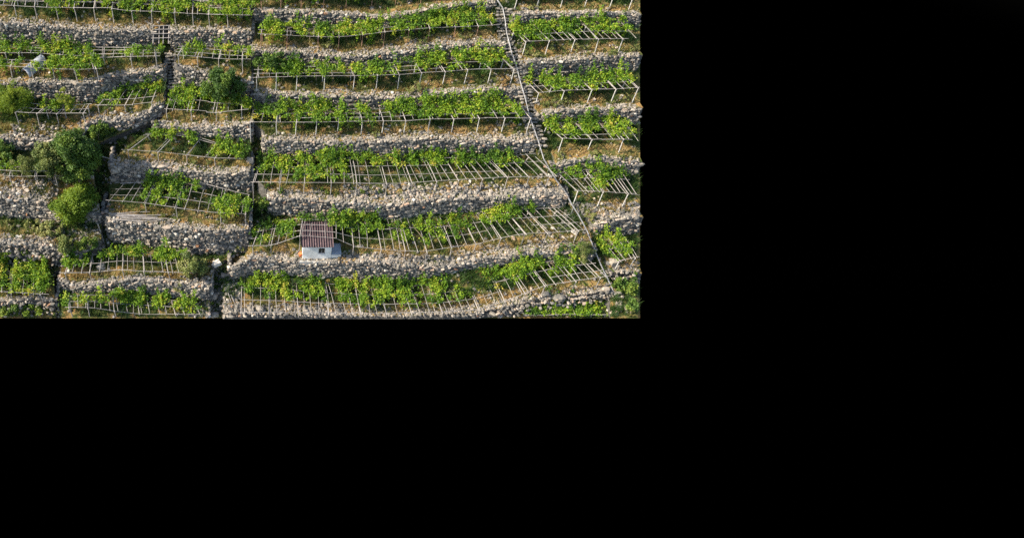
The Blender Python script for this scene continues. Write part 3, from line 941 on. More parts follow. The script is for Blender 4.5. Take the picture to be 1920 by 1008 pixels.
    # grapevines: one every 1.5 m or so along each leafy run
    for (xa, xb, f0, f1, dens) in P['vines']:
        kv = max(1, int(round((xb - xa) / 36)))
        for iv in range(kv):
            ta = (xa + (xb - xa) * iv / kv - fx0) / (fx1 - fx0)
            tb = (xa + (xb - xa) * (iv + 1) / kv - fx0) / (fx1 - fx0)
            tm = (ta + tb) / 2
            wv = np.linalg.norm(at(front, tb) - at(front, ta)) + 0.2
            dp = np.linalg.norm(at(back, tm) - at(front, tm)) * (f1 - f0)
            fm = min(max((f0 + f1) / 2 + 0.15, 0.2), 0.95)
            base = at(front, tm) * (1 - fm) + at(back, tm) * fm
            head = base + np.array([0, 0, 0.05])
            z = ground_below(base[0], base[1], base[2] - 0.15)
            if z is None or base[2] - z > 3:
                z = base[2] - 1.5
            org = np.array([base[0], base[1], z])
            ncl = max(5, int(wv * dp * 11 * dens))
            C, tone = [], []
            mb = MB()
            mb.tube([org - (0, 0, .05), org + (random.gauss(0, .06), random.gauss(0, .06), (head[2] - z) * 0.5), head], [0.035, 0.03, 0.024], 6)
            seeds = []
            for ic in range(max(2, int(wv * dens * 3.2))):            # canes trained along the rafters, each to its own length
                t = ta + (tb - ta) * random.uniform(-0.08, 1.08)
                fa = f1 + random.uniform(-0.1, 0.06)
                fb = f0 + (f1 - f0) * random.random() ** 1.35 * 0.9
                m_ = max(2, int(dp * abs(fa - fb) / max(f1 - f0, 0.1) / 0.17))
                dr = random.gauss(0, 0.25) * (tb - ta)
                for q in range(m_):
                    seeds.append((t + dr * q / m_ + random.gauss(0, 0.035) * (tb - ta), fa + (fb - fa) * (q + random.random()) / m_))
            for ic in range(int(ncl * 0.45)):
                seeds.append((ta + (tb - ta) * random.uniform(-0.08, 1.08), f0 + (f1 + 0.04 - f0) * random.random()))
            for ic, (t, f) in enumerate(seeds):
                tt = min(max(t, 0), 1)
                a_, b_ = at(front, tt), at(back, tt)
                c = a_ * (1 - f) + b_ * f
                if nz(c[0] * 1.1, c[1] * 1.1, 7) + 0.25 * nz(c[0] * 3, c[1] * 3, 1) < -0.16:
                    continue
                c = c + np.array([0, 0, 0.07 + 0.12 * max(f, 0) ** 2 + random.gauss(0, 0.06) + 0.12 * nz(c[0] * 0.7, c[1] * 1.1, 1.5)])
                if ic % 5 == 0 and inside(c, 3):
                    mb.tube([head, head * 0.4 + c * 0.6 + (0, 0, 0.05), c], [0.018, 0.012, 0.006], 5)
                nl = int(random.uniform(16, 42))
                rr = random.uniform(0.07, 0.18)
                g = rng.normal(0, 1, (nl, 3)) * np.array([rr * 1.25, rr * 1.25, rr * 0.55])
                C.append(c + g)
                tc = 0.42 + 0.5 * nz(c[0] * 0.35, c[1] * 0.6, 9) + random.gauss(0, 0.2)
                tone.append(np.full(nl, tc))
                if f < f0 + 0.25 and random.random() < P['hang'] * 0.7:      # a hanging shoot
                    hl = random.uniform(0.4, 1.25)
                    m_ = int(hl * 55)
                    g = rng.normal(0, 0.09, (m_, 3))
                    g[:, 2] -= rng.uniform(0, hl, m_)
                    g[:, 0] += -0.15 * g[:, 2] * random.gauss(0, 1)
                    C.append(c + g)
                    tone.append(np.full(m_, tc))
                elif f > 0.8 and random.random() < 0.16:                    # a shoot that climbs the wall behind
                    hl = random.uniform(0.4, 1.1)
                    m_ = int(hl * 60)
                    s_ = rng.uniform(0, 1, m_)
                    g = rng.normal(0, 0.10, (m_, 3))
                    g[:, 2] += s_ * hl
                    g[:, 1] += s_ * 0.35
                    g[:, 0] += s_ * random.gauss(0, 0.3)
                    C.append(c + g)
                    tone.append(np.full(m_, tc - 0.1))
                elif random.random() < 0.10:                               # a shoot that reaches upward
                    m_ = 16
                    g = rng.normal(0, 0.06, (m_, 3))
                    s_ = rng.uniform(0, 1, m_)
                    g[:, 2] += s_ * random.uniform(0.25, 0.6)
                    g[:, 1] += s_ * random.uniform(-0.2, 0.4)
                    C.append(c + g)
                    tone.append(np.full(m_, tc + 0.15))
            if not C:
                continue
            C = np.concatenate(C)
            if inside(C, 1.0).sum() < 20 or not inside(org, 0.5):
                if inside(C, 1.0).sum() < 20:
                    continue
            tone = np.concatenate(tone)
            v = empty('grapevine', org, 'leafy green grapevine spreading over the ' + P['where'], 'grapevine', 'grapevines on the ' + P['where'])
            if inside(org, 0.5):
                mb.build('stem', M_BARK, v, org)
            link('foliage', leaves_mesh('vine_foliage', C, rng.uniform(0.09, 0.18, len(C)), M_VINE, org, tone), v)
            N_VINES += 1
print('vines', N_VINES)


# ------------------------------------------------------------------ trees and shrubs
def bush(name, cat, label, px, pyb, rx, ry, material, leaf=0.13, dens=1.0, trunk=True, up=0.4, narrow=1.0, lobes=None, tonec=0.5, group=None, fwd=-0.2):
    """crown of half width rx and half height ry pixels whose foot stands at (px, pyb)"""
    g, _f = ground(px, min(pyb, YMAX - 1))
    s = scale_at(g)
    rw, rh = rx / s, ry / s / 0.86
    c = g + np.array([0, -rw * fwd, rh * (1.05 if trunk else 0.75)])
    v = empty(name, g, label, cat, group)
    k = lobes or max(9, int(12 + 24 * rw * rh))
    C, tn, tips = [], [], []
    for i in range(k):
        d = rng.normal(0, 1, 3)
        d /= np.linalg.norm(d)
        d[2] = d[2] * 0.9 + 0.08
        q = c + d * np.array([rw, rw * 0.85, rh]) * random.uniform(0.3, 1.08)
        rr = random.uniform(0.12, 0.34) * min(rw, rh * 1.1)
        nl = int(dens * 190 * (rr / 0.3) ** 2 * (0.13 / leaf) ** 2 * 0.75) + 12
        u = rng.normal(0, 1, (nl, 3))
        u /= np.linalg.norm(u, axis=1, keepdims=True)
        u *= rr * rng.uniform(0.35, 1.25, (nl, 1))
        C.append(q + u)
        tn.append(np.full(nl, tonec + random.gauss(0, 0.24)))
        tips.append(q)
    C = np.concatenate(C)
    tn = np.concatenate(tn)
    mb = MB()
    tr = max(0.03, 0.05 * min(rw, rh) + 0.02)
    mb.tube([g - (0, 0, 0.15), g + (c - g) * 0.45 + (random.gauss(0, .05), 0, 0), c], [tr * 1.3, tr, tr * 0.6], 8)
    for q in tips[:: 2]:
        if inside(q, 3):
            mb.tube([g + (c - g) * random.uniform(0.3, 0.8), (c + q) / 2, q], [tr * 0.55, tr * 0.4, tr * 0.15], 5)
    mb.build('trunk', M_BARK, v, g)
    link('crown', leaves_mesh('crown', C, rng.uniform(leaf * 0.7, leaf * 1.25, len(C)), material, g, tn, up, narrow), v)
    return v


bush('broadleaf_tree', 'tree', 'largest dark green tree, growing at the mouth of the shaded gully', 150, 345, 37, 48, M_DARKLEAF, 0.14, 1.2, tonec=0.25)
bush('broadleaf_tree', 'tree', 'dull green tree leaning on the left flank of the largest dark tree', 102, 338, 30, 36, M_OLIVELEAF, 0.13, 0.9, tonec=0.3)
bush('young_tree', 'tree', 'small feathery tree among the rails left of the largest dark tree', 52, 334, 21, 24, M_OLIVELEAF, 0.14, 0.8, narrow=0.5, tonec=0.3)
bush('round_bush', 'bush', 'round bright green bush below the largest dark tree', 150, 410, 38, 32, M_BRIGHTLEAF, 0.14, 1.1, False, tonec=0.35)
bush('round_bush', 'bush', 'low bright green bush at the left foot of the round bright bush', 112, 396, 20, 14, M_BRIGHTLEAF, 0.13, 1.0, False, tonec=0.3)
bush('feathery_tree', 'tree', 'yellow-green feathery tree on the far left terrace edge', 28, 212, 35, 32, M_BRIGHTLEAF, 0.15, 1.0, False, narrow=0.45, tonec=0.45)
bush('slender_tree', 'tree', 'slender light green tree in front of the bent wall corner', 131, 200, 15, 25, M_BRIGHTLEAF, 0.13, 1.2, False, narrow=0.5, tonec=0.85, fwd=1.0)
bush('round_bush', 'bush', 'round dark bush hanging over the middle left wall', 420, 160, 35, 22, M_DARKLEAF, 0.13, 1.2, False, tonec=0.2, fwd=0.75)
bush('round_bush', 'bush', 'flat dark green shrub on the second central wall', 512, 113, 31, 16, M_DARKLEAF, 0.13, 1.2, False, tonec=0.3, fwd=0.75)
bush('shrub', 'shrub', 'yellowish shrub right of the crooked rails above the gully', 362, 514, 26, 20, M_OLIVELEAF, 0.13, 1.0, False, tonec=0.45)
bush('shrub', 'shrub', 'tall dull green shrub at the head of the crooked-rail pergola', 126, 478, 20, 23, M_OLIVELEAF, 0.13, 1.0, False, tonec=0.4)
bush('shrub', 'shrub', 'dull green shrub beside the rocks under the tall middle left wall', 160, 470, 22, 13, M_DARKLEAF, 0.13, 1.0, False, tonec=0.7)
bush('bamboo_clump', 'bamboo', 'feathery bamboo clump at the rail end of the sixth central wall', 1088, 492, 20, 26, M_OLIVELEAF, 0.17, 1.1, False, narrow=0.3, tonec=0.25)
bush('shrub', 'shrub', 'dark green bush in the lower right corner', 1182, 588, 15, 20, M_DARKLEAF, 0.14, 1.0, False, tonec=0.3)
bush('shrub', 'shrub', 'leafy bush above the dark bush in the lower right corner', 1186, 550, 14, 12, M_DARKLEAF, 0.14, 1.0, False, tonec=0.6)
bush('shrub', 'shrub', 'spreading green bush among the rocks below the lowest right pergola', 1168, 545, 22, 16, M_DARKLEAF, 0.14, 1.0, False, tonec=0.55)
bush('shrub', 'shrub', 'dark spreading bush between the rail and the lower right corner', 1190, 520, 12, 10, M_DARKLEAF, 0.14, 1.0, False, tonec=0.4)
bush('broadleaf_tree', 'tree', 'sunlit lighter green tree in front of the largest dark tree', 128, 318, 20, 27, M_DARKLEAF, 0.13, 0.9, tonec=0.75)
bush('shrub', 'shrub', 'green shrub in the channel left of the fifth central wall', 492, 405, 11, 28, M_DARKLEAF, 0.13, 0.9, False, tonec=0.35)
bush('shrub', 'shrub', 'green shrub at the channel mouth beside the big pale boulder', 494, 308, 13, 11, M_DARKLEAF, 0.13, 1.0, False, tonec=0.7)
bush('shrub', 'shrub', 'leafy bush at the left end of the leaf mound terrace', 20, 590, 32, 18, M_DARKLEAF, 0.14, 1.1, False, tonec=0.7)
bush('shrub', 'shrub', 'leafy bush right of the low broken wall in the lower left corner', 60, 590, 20, 15, M_BRIGHTLEAF, 0.14, 1.1, False, tonec=0.2)
bush('shrub', 'shrub', 'pale olive tuft shrub right of the leafy corner bushes', 95, 590, 14, 9, M_OLIVELEAF, 0.12, 1.0, False, tonec=0.7)
bush('shrub', 'shrub', 'pale green shrub on the grassy shelf above the collapsed wall', 92, 440, 26, 14, M_OLIVELEAF, 0.12, 0.9, False, tonec=0.6)
bush('shrub', 'shrub', 'pale green low shrub left on the grassy shelf above the collapsed wall', 58, 432, 14, 9, M_OLIVELEAF, 0.12, 0.9, False, tonec=0.65)
bush('dry_shrub', 'shrub', 'brown dried shrub above the big leaf mound', 88, 494, 15, 12, M_DRYLEAF, 0.10, 0.9, False, narrow=0.5, tonec=0.3)
bush('dry_shrub', 'shrub', 'golden dry shrub beside the hut', 640, 494, 10, 7, M_DRYLEAF, 0.10, 0.9, False, narrow=0.5, tonec=0.75)
bush('shrub', 'shrub', 'small green shrub in the rubble of the collapsed wall', 48, 475, 12, 8, M_DARKLEAF, 0.12, 0.9, False, tonec=0.6)
bush('shrub', 'shrub', 'shrub overhanging the dark gully beside the white rock', 418, 505, 18, 12, M_OLIVELEAF, 0.12, 0.9, False, tonec=0.4)
bush('shrub', 'shrub', 'grassy shrub on the right of the white rock in the gully', 448, 470, 12, 10, M_OLIVELEAF, 0.12, 0.9, False, tonec=0.4)
bush('shrub', 'shrub', 'green shrub among the dark leaves at the gully head', 185, 262, 20, 17, M_DARKLEAF, 0.13, 1.0, False, tonec=0.45)
bush('shrub', 'shrub', 'trailing green bush over the low gully wall', 212, 246, 22, 9, M_BRIGHTLEAF, 0.13, 1.0, False, tonec=0.3)
bush('shrub', 'shrub', 'dark bush behind the rails at the far left edge', 5, 300, 22, 20, M_DARKLEAF, 0.13, 1.0, False, tonec=0.35)
bush('shrub', 'shrub', 'bush climbing the gap between the timber trellis posts', 304, 92, 10, 14, M_BRIGHTLEAF, 0.13, 1.0, False, tonec=0.7)
bush('shrub', 'shrub', 'green shrub inside the rusty-propped row by the central gully', 530, 60, 20, 12, M_DARKLEAF, 0.13, 1.0, False, tonec=0.5)
for (x, y, rx, ry, d) in [(790, 84, 14, 6, 'beside the rubble crest of the second central wall'), (868, 74, 14, 7, 'under the last rusty props'), (1165, 298, 12, 5, 'on the arched right wall'),
                          (1110, 290, 12, 6, 'behind the arched right wall'), (985, 105, 8, 6, 'at the first pale post right of the steps'), (1005, 108, 8, 5, 'below the pergola right of the steps'),
                          (1040, 198, 22, 7, 'on the third right wall by the rail'), (1092, 100, 20, 6, 'among the pale posts right of the steps'), (1050, 296, 9, 7, 'at the corner post above the arched right wall'),
                          (1105, 412, 10, 9, 'on the path beside the rail'), (775, 175, 14, 10, 'trailing over the third central wall'), (705, 258, 10, 6, 'on the crest of the fourth central wall'),
                          (618, 92, 14, 8, 'on the rim of the second central wall'), (392, 309, 8, 4, 'under the slanted poles'), (1000, 19, 14, 5, 'at the foot of the bare pale posts'),
                          (335, 545, 12, 10, 'on the ridge beside the dark gully'), (495, 265, 8, 10, 'in the notch left of the fourth central wall'), (1075, 92, 10, 5, 'between two pale posts by the steps'),
                          (150, 250, 10, 8, 'at the top of the largest dark tree')]:
    bush('weed_shrub', 'shrub', 'small pale olive weed shrub ' + d, x, y, rx, ry, M_OLIVELEAF, 0.10, 0.8, False, narrow=0.6, tonec=random.uniform(0.45, 0.85), group='small weed shrubs')


for (xa, ya, xb, yb, k, where, mt) in [(0, 95, 310, 160, 9, 'in the grass of the upper left terraces', M_OLIVELEAF), (0, 215, 300, 262, 7, 'on the stony strip above the big dark tree', M_OLIVELEAF), (0, 340, 110, 368, 5, 'on the rubble strip beside the round bush', M_DRYLEAF),
                                       (0, 415, 200, 480, 26, 'on the collapsed lower left terrace', M_OLIVELEAF), (110, 500, 400, 535, 9, 'under the crooked rails by the left gully', M_OLIVELEAF), (210, 360, 460, 425, 12, 'beneath the tangled pergola', M_OLIVELEAF),
                                       (300, 285, 460, 318, 8, 'beneath the slanted poles', M_OLIVELEAF), (170, 240, 290, 400, 10, 'in the shaded left gully', M_DARKLEAF), (395, 440, 450, 594, 9, 'in the lower gully by the white rock', M_DARKLEAF), (472, 240, 505, 420, 9, 'in the narrow channel left of the central walls', M_DARKLEAF),
                                       (480, 345, 720, 366, 14, 'on the green bank above the rubble apron', M_DARKLEAF), (640, 440, 1090, 470, 14, 'beneath the sagging pergola right of the hut', M_OLIVELEAF), (980, 540, 1190, 590, 10, 'among the rocks at the lower right', M_DARKLEAF), (960, 85, 1195, 105, 9, 'along the grassy edge right of the steps', M_OLIVELEAF),
                                       (600, 150, 960, 166, 10, 'along the dry edge above the third central wall', M_DRYLEAF), (500, 238, 980, 256, 12, 'along the dry edge above the fourth central wall', M_DRYLEAF), (1000, 185, 1195, 200, 7, 'along the grassy edge above the third right wall', M_OLIVELEAF)]:
    for _ in range(k):
        x, y = random.uniform(xa, xb), random.uniform(ya, yb)
        if not ground(x, y)[1]:
            continue
        kd = 'dry weed' if mt is M_DRYLEAF else 'dark weed' if mt is M_DARKLEAF else 'olive weed'
        q = random.uniform(4, 9)
        bush('weed_shrub', 'shrub', 'low ' + kd + ' tuft growing ' + where, x, y, q, q * random.uniform(0.5, 0.8), mt, 0.10, 0.7, False, narrow=0.5, tonec=random.uniform(0.3, 0.8), group='weed tufts ' + where)


# ------------------------------------------------------------------ hut with its low annex
g0, _f = ground(567, 486)
g1 = on_level(620, 486, g0[2])
s0 = scale_at(g0)
W_ = g1[0] - g0[0]
zt = z_at(g0[1], 460.5)
H_ = zt - g0[2]
rear = on_level(593, 418, zt + 0.25)
D_ = rear[1] - g0[1]
print('hut', W_, H_, D_, 'scale', s0)
hx, hy, hz = g0
hut = empty('stone_hut', (hx + W_ / 2, hy + D_ / 2, hz), 'small pale rendered hut with a ribbed red-brown roof', 'hut')
ho = (hx + W_ / 2, hy + D_ / 2, hz)
th_ = 0.18
wx0, wx1 = 0.55 * W_, 0.78 * W_
wz0, wz1 = 0.40 * H_, 0.82 * H_
mb = MB()
mb.box((hx + wx0 / 2, hy + th_ / 2, hz + H_ / 2 - 0.2), (wx0, th_, H_ + 0.4))
mb.box((hx + (wx1 + W_) / 2, hy + th_ / 2, hz + H_ / 2 - 0.2), (W_ - wx1, th_, H_ + 0.4))
mb.box((hx + (wx0 + wx1) / 2, hy + th_ / 2, hz + wz0 / 2 - 0.2), (wx1 - wx0, th_, wz0 + 0.4))
mb.box((hx + (wx0 + wx1) / 2, hy + th_ / 2, hz + (wz1 + H_) / 2), (wx1 - wx0, th_, H_ - wz1))
mb.box((hx + th_ / 2, hy + (D_ + th_) / 2, hz + H_ / 2), (th_, D_ - th_, H_ + 0.12))
mb.box((hx + W_ - th_ / 2, hy + (D_ + th_) / 2, hz + H_ / 2), (th_, D_ - th_, H_ + 0.12))
mb.box((hx + W_ / 2, hy + D_ - th_ / 2, hz + H_ / 2 + 0.03), (W_ - 2 * th_, th_, H_ + 0.06))
mb.build('wall', M_RENDER, hut, ho)
win = MB()
fw = 0.05
wxm, wzm = hx + (wx0 + wx1) / 2, hz + (wz0 + wz1) / 2
for (cx, cz, dx, dz) in ((hx + wx0 + fw / 2, wzm, fw, wz1 - wz0), (hx + wx1 - fw / 2, wzm, fw, wz1 - wz0), (wxm, hz + wz0 + fw / 2, wx1 - wx0 - 2 * fw, fw), (wxm, hz + wz1 - fw / 2, wx1 - wx0 - 2 * fw, fw), (wxm, wzm, 0.035, wz1 - wz0 - 2 * fw)):
    win.box((cx, hy + 0.10, cz), (dx, 0.05, dz))
wo = win.build('window', M_DARKWOOD, hut, ho)
pb = MB()
pb.box((wxm, hy + 0.13, wzm), (wx1 - wx0 - 2 * fw, 0.012, wz1 - wz0 - 2 * fw))
pb.build('pane', M_DARK, wo, ho)
roof = MB()
rv, rf = [], []
nrib = 13
ov = 0.14
for i in range(nrib * 6 + 1):
    u = i / (nrib * 6)
    x = hx - ov + (W_ + 2 * ov) * u
    h = 0.075 * max(0.0, math.cos(2 * math.pi * u * nrib)) ** 1.0 + 0.012 * math.sin(u * 7)
    for (yy, zz) in ((hy - 0.2, zt - 0.02), (hy + D_ * 0.5, zt + 0.13), (hy + D_ + 0.15, zt + 0.26)):
        rv.append((x, yy, zz + h + 0.05))
        rv.append((x, yy, zz + h + 0.02))
for i in range(nrib * 6):
    a = i * 6
    for k in (0, 2):
        rf.append((a + k, a + 6 + k, a + 8 + k, a + 2 + k))
        rf.append((a + 1 + k, a + 3 + k, a + 9 + k, a + 7 + k))
    rf.append((a, a + 1, a + 7, a + 6))
    rf.append((a + 4, a + 10, a + 11, a + 5))
roof.add(rv, rf)
roof.build('roof', M_ROOF, hut, ho)
sb = MB()
sb.box((hx + W_ / 2 - 0.1, hy - 0.14, hz - 0.2), (W_ + 0.3, 0.27, 0.42))
sb.build('doorstep', M_CONC, hut, ho)
ax = MB()
ah = 0.55
ax.box((hx + W_ + 0.02 + 0.40, hy + 0.62, hz + ah / 2 - 0.2), (0.78, 1.15, ah + 0.4))
ann = ax.build('annex', M_RENDER, hut, ho)
lid = MB()
lid.box((hx + W_ + 0.42, hy + 0.62, hz + ah + 0.025), (0.86, 1.22, 0.05))
lid.build('annex_lid', M_SHEET, ann, ho)

bk = MB()
bg_, _f = ground(563, 480)
bz = bg_[2]
prof = [(0.10, 0), (0.13, 0.32), (0.145, 0.33), (0.145, 0.36)]
for (r0, z0), (r1, z1) in zip(prof, prof[1:]):
    bk.tube([(bg_[0], bg_[1], bz + z0), (bg_[0], bg_[1], bz + z1)], [r0, r1], 14)
bo = bk.build('bucket', M_ORANGE, None, bg_)
bo.location = [float(v) for v in bg_]
tag(bo, 'orange plastic bucket on the ground beside the hut', 'bucket')

# ------------------------------------------------------------------ curved pale sheet shelter at far left
cg, _f = ground(48, 142)
sc_ = scale_at(cg)
sh = empty('sheet_shelter', cg, 'pale blue-grey curved sheet shelter with a dark open end', 'shelter')
sv_, sf_ = [], []
axis = np.array([0.62, 0.78, 0.22])
axis /= np.linalg.norm(axis)
side = np.array([0.78, -0.62, 0])
side /= np.linalg.norm(side)
rad, Ls, na, nl_ = 0.56, 2.1, 16, 9
for r_ in (rad, rad - 0.03):
    for i in range(nl_ + 1):
        for k in range(na + 1):
            a = math.pi * (0.02 + 0.96 * k / na)
            rr = r_ * (1 + 0.03 * nz(i * 0.9, k * 0.7, 3))
            sv_.append(cg + axis * (Ls * i / nl_) + side * (rr * math.cos(a)) + np.array([0, 0, rr * 1.25 * math.sin(a) - 0.05]))
m1 = (nl_ + 1) * (na + 1)
for i in range(nl_):
    for k in range(na):
        a = i * (na + 1) + k
        sf_.append((a, a + 1, a + na + 2, a + na + 1))
        sf_.append((m1 + a, m1 + a + na + 1, m1 + a + na + 2, m1 + a + 1))
for k in range(na):
    sf_.append((k, m1 + k, m1 + k + 1, k + 1))
for i in range(nl_):
    for k in (0, na):
        a = i * (na + 1) + k
        sf_.append((a, a + na + 1, m1 + a + na + 1, m1 + a))
mb = MB()
mb.add(sv_, sf_)
mb.build('cover', M_SHEET, sh, cg, True)
mb = MB()
for f in (0.02, 0.5, 0.98):
    mb.tube([cg + axis * (Ls * f) + side * (0.45 * math.cos(a)) + np.array([0, 0, 0.56 * math.sin(a) - 0.05]) for a in np.linspace(0, math.pi, 9)], 0.022, 6)
mb.build('hoop', M_RUST, sh, cg)
mb = MB()
mb.box(cg + axis * (Ls * 0.95) + np.array([0, 0, 0.22]), (0.8, 0.06, 0.5), math.atan2(side[1], side[0]))
mb.build('end_board', M_DARKWOOD, sh, cg)


# ------------------------------------------------------------------ stairways, rail
def stairway(label, path, wpx, off, nsteps):
    pts = np.array([on_slope(x, y, off) for x, y in path])
    seg = np.concatenate([[0], np.cumsum(np.linalg.norm(np.diff(pts, axis=0), axis=1))])
    root = empty('stone_stairway', pts[-1], label, 'stairway')
    for i in range(nsteps):
        d = seg[-1] * (i + 0.5) / nsteps
        p = np.array([np.interp(d, seg, pts[:, k]) for k in range(3)])
        s = scale_at(p)
        wd = wpx / s
        rise = seg[-1] / nsteps
        C, S, Yw = [], [], []
        x = -wd / 2 * random.uniform(0.7, 1.1)
        while x < wd / 2 * 0.95:
            q = random.uniform(0.22, 0.5)
            C.append((p[0] + x + q / 2, p[1] + random.gauss(0, .05), p[2] + random.gauss(0, 0.04)))
            S.append((q * 0.54, rise * random.uniform(0.4, 0.55), rise * random.uniform(0.24, 0.36)))
            Yw.append(random.gauss(0, 0.06))
            x += q
        link('step', stones_mesh('step', C, S, Yw, 0.06, org=pts[-1], tone=rng.uniform(0.15, 0.7, len(C))), root)
    return root


stairway('stone stairway climbing beside the metal rail between central and right blocks', [(943, 14), (944, 50), (947, 80), (958, 98), (968, 120), (978, 150), (986, 180), (990, 215), (1000, 245), (1010, 275)], 27, 0.28, 44)
stairway('shaded stone stairway in the gap beside the middle left block', [(317, 98), (320, 120), (322, 150), (324, 175), (322, 195)], 18, -0.5, 17)

rp = [(930, -8), (933, 0), (943, 15), (947, 35), (950, 60), (960, 100), (969, 124), (975, 150), (986, 187), (990, 205), (997, 228), (1010, 265), (1020, 298), (1034, 322), (1044, 338), (1062, 362), (1072, 382), (1085, 402), (1101, 432), (1112, 460), (1128, 498), (1140, 522), (1156, 560)]
rpts = np.array([on_slope(x, y, 0.55) for x, y in rp])
root = empty('rack_rail', rpts[-1], 'thin silvery metal carrying rail running straight down the slope', 'rail')
mb = MB()
mb.tube(list(rpts), 0.024, 8)
mb.build('rail_tube', M_METAL, root, rpts[-1], True)
mb = MB()
mb.tube([p - (0, 0, 0.09) for p in rpts], 0.022, 6)
mb.build('rack', M_METAL, root, rpts[-1])
seg = np.concatenate([[0], np.cumsum(np.linalg.norm(np.diff(rpts, axis=0), axis=1))])
d = 0.8
while d < seg[-1]:
    p = np.array([np.interp(d, seg, rpts[:, k]) for k in range(3)])
    z = ground_below(p[0], p[1], p[2])
    z = p[2] - 0.9 if z is None or p[2] - z > 2.5 else z - 0.1
    mb = MB()
    mb.tube([p, (p[0] + 0.04, p[1], z)], 0.028, 6)
    mb.tube([p - (0, 0, 0.12), (p[0] + 0.3, p[1] + 0.1, z)], 0.018, 5)
    mb.build('support', M_METAL, root, rpts[-1])
    d += 1.9

# ------------------------------------------------------------------ loose poles, boulders, rubble, grass
root, _f = ground(240, 414)
pr = empty('pole_pile', root, 'pile of loose weathered poles lying on the middle left wall', 'pole pile')
for k in range(13):
    y0 = random.uniform(402, 416)
    xa = random.uniform(204, 225)
    a = ground(xa, y0)[0] + np.array([0, 0, 0.10 + 0.03 * (k % 4)])
    xb = xa + random.uniform(45, 95)
    c = ground(xb, y0 + random.uniform(-4, 9))[0] + np.array([0, 0, 0.12 + 0.03 * (k % 4)])
    mb = MB()
    pole(mb, a, c, 0.04, 0.03, 0.006)
    mb.build('pole', M_WOOD, pr, root)
for (label, a, c, ha, hc, grp) in [('single bare pole jutting over the shaded gully', (162, 299), (226, 306), 0.9, 0.25, None), ('long pole lying by the low gully ridge', (335, 534), (365, 543), 0.15, 0.1, None),
                                   ('pair-end pole resting on the path beside the lower gully, left one', (428, 552), (441, 594), 0.25, 0.15, None), ('thicker pole resting on the path beside the lower gully, right one', (433, 556), (450, 594), 0.3, 0.15, None),
                                   ('long pole lying on the low left wall above the lowest left pergola', (250, 524), (305, 528), 0.2, 0.2, None), ('bent pole leaning in front of the leaf mound', (30, 549), (78, 553), 0.5, 0.5, None),
                                   ('short pole lying beneath the leaf mound', (62, 572), (78, 575), 0.3, 0.3, None), ('dark burnt stake leaning below the tall middle left wall', (186, 432), (196, 458), 0.9, 0.0, None)]:
    p, q = ground(*a)[0] + np.array([0, 0, ha]), ground(*c)[0] + np.array([0, 0, hc])
    mb = MB()
    pole(mb, p, q, 0.045, 0.038, 0.01)
    o = mb.build('loose_pole', M_DARKWOOD if 'burnt' in label else M_WOOD, None, q)
    o.location = [float(v) for v in q]
    tag(o, label, 'pole', grp)

# timber trellis in the gap of the long wall
tg, _f = ground(304, 88)
tr_ = empty('timber_trellis', tg, 'open timber trellis closing the gap in the long left wall', 'trellis')
tp = on_slope(304, 66, 0.25)
for x in (288, 299, 307, 317):
    a, c = on_slope(x, 48, 0.5), on_slope(x - 1, 82, 0.35)
    mb = MB(); pole(mb, a, c, 0.045, 0.045, 0.006); mb.build('upright', M_WOOD, tr_, tg)
for y in (49, 56, 64, 72):
    a, c = on_slope(283, y, 0.55), on_slope(320, y - 1, 0.55)
    mb = MB(); pole(mb, a, c, 0.035, 0.035, 0.006); mb.build('crossbar', M_WOOD, tr_, tg)

for (label, x, y, r_, tn) in [('big pale flat boulder at the corner of the central gully', 469, 300, 7.5, 0.82), ('white angular rock lying in the lower gully', 406, 492, 9, 0.97), ('pale slab standing in the bottom of the dark gully', 402, 553, 8, 0.82),
                              ('blue-white rock at the foot of the dark gully', 403, 588, 8, 0.8), ('tall pale boulder beside the rail at the lower right pergola', 1150, 490, 9, 0.66), ('rounded pale boulder next to the rail below the widest pergola', 1135, 541, 7, 0.82),
                              ('large blue-grey boulder under the right end of the widest pergola', 1047, 556, 11, 0.3), ('smaller grey boulder left of the large blue-grey one', 1023, 550, 8, 0.28), ('flat tan boulder set in the third central wall', 752, 187, 11, 0.68),
                              ('pale upright stone under the crooked-rail pergola', 190, 498, 8, 0.8), ('small white rock beside the hut gully', 436, 480, 4, 0.97), ('white stone in the collapsed wall rubble', 65, 473, 6, 0.97),
                              ('bright stone on top of the collapsed wall', 34, 443, 4, 0.97), ('pale boulder at the low corner wall, under the leaf mound', 24, 563, 6, 0.66), ('large stone set in the second central wall', 793, 106, 9, 0.4),
                              ('brown boulder on the first central wall', 507, 22, 7, 0.9), ('big square boulder on the gully corner', 217, 318, 8, 0.75), ('pale rounded boulder at the lower end of the gully corner', 214, 334, 7, 0.66),
                              ('grey boulder lying in the gully beneath the bare pole', 172, 331, 5, 0.8), ('big pale stone set near the rail in the fourth central wall', 900, 275, 7, 0.6), ('large tan stone in the rubble at the lower gully', 420, 515, 7, 0.82),
                              ('pale boulder among low rubble at the left lower edge of the widest pergola', 487, 577, 8, 0.66), ('second pale boulder in the same low rubble, nearer its middle', 471, 577, 7, 0.62), ('rust-brown stone set in the long pale-crested wall', 88, 55, 5, 0.99),
                              ('pale shelf stone on the pile of rocks beside the lower gully', 358, 565, 8, 0.8)]:
    g, _f = ground(x, min(y + r_ * 0.5, 594))
    s = scale_at(g)
    rm = r_ / s
    me = stones_mesh('boulder', [g + np.array([0, 0, rm * 0.45])], [(rm * 1.05, rm * 0.8, rm * 0.85)], [random.uniform(-.4, .4)], 0.15, org=g, tone=[tn])
    tag(link('boulder', me, None, [float(v) for v in g]), label, 'boulder')

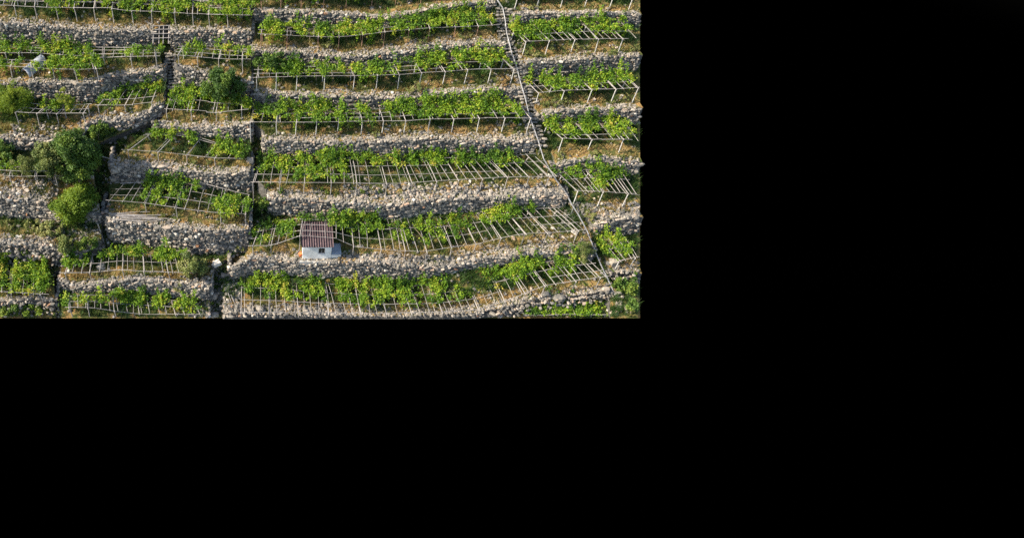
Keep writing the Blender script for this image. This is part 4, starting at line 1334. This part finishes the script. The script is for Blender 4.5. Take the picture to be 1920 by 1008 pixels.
C, S, Yw = [], [], []
zones = [(0, 440, 105, 500, 700), (395, 500, 450, 594, 420), (350, 520, 398, 594, 260), (195, 290, 300, 345, 90), (440, 570, 640, 594, 260), (640, 345, 1055, 372, 520), (980, 540, 1180, 594, 160), (1135, 490, 1200, 540, 60),
         (1060, 380, 1200, 410, 260), (20, 235, 160, 262, 200), (0, 335, 110, 368, 220), (110, 430, 205, 470, 170), (640, 478, 1080, 496, 330), (150, 210, 300, 235, 200), (450, 480, 640, 500, 190), (925, 0, 1010, 290, 260), (1000, 290, 1120, 470, 150), (0, 0, 1200, 594, 2200), (310, 120, 470, 170, 60)]
for (xa, ya, xb, yb, k) in zones:
    for _ in range(k):
        x, y = random.uniform(xa, xb), random.uniform(ya, yb)
        if x >= XMAX - 2:
            continue
        g, ok = ground(x, y)
        if not ok and random.random() < 0.5:
            continue
        r_ = random.choice((0.06, 0.07, 0.09, 0.11, 0.14)) * random.uniform(0.8, 1.3)
        C.append(g + np.array([0, 0, r_ * 0.3])); S.append((r_ * 1.15, r_, r_ * 0.75)); Yw.append(random.uniform(0, 3))
tag(link('rubble', stones_mesh('rubble', C, S, Yw, 0.4)), 'loose grey and tan rubble strewn over the terraces', None, None, 'stuff')

# dry grass
V, tn = [], []
for _ in range(80000):
    x, y = random.uniform(-40, XMAX - 6), random.uniform(-5, YMAX - 2)
    dd = ray(x, y)
    hh = BV.ray_cast(Vector(CAM), Vector(dd))
    if hh[0] is None or GMA[hh[2]] != 0:
        continue
    g, fr_ = np.array(hh[0]), GRA[hh[2]]
    v = nz(g[0] * 0.45, g[1] * 0.6, 21)
    v2 = nz(g[0] * 1.6, g[1] * 1.6, 5)
    if v2 < -0.2:
        continue
    if fr_ > 0.85 and random.random() < 0.8 or 640 < x < 1055 and 345 < y < 380 and random.random() < 0.85:
        continue
    tc = (-0.25 if fr_ < 0.55 else 0.25) + 0.5 * fr_ + 0.75 * v + 0.2 * v2  # back-floor grass: green undergrowth, with the pergolas' shade also painted into its tone
    hgt = random.uniform(0.12, 0.34) * (1.3 if v < 0 else 0.9) * (1.5 if fr_ < 0.55 else 1.0)
    for _b in range(5):
        a = random.uniform(0, 6.283)
        q = g + np.array([random.gauss(0, 0.06), random.gauss(0, 0.06), -0.02])
        lean = np.array([math.cos(a), math.sin(a), 0]) * hgt * random.uniform(0.3, 0.9)
        sd = np.array([-math.sin(a), math.cos(a), 0]) * random.uniform(0.015, 0.03)
        V += [q - sd, q + sd, q + lean + np.array([0, 0, hgt])]
        tn.append(min(max(tc + random.gauss(0, 0.12), 0), 1))
V = np.array(V)
tag(link('grass', fast_mesh('grass', V, np.arange(len(V)).reshape(-1, 3), M_GRASS, np.array(tn))), 'dry straw and green grass on the terrace floors', None, None, 'stuff')
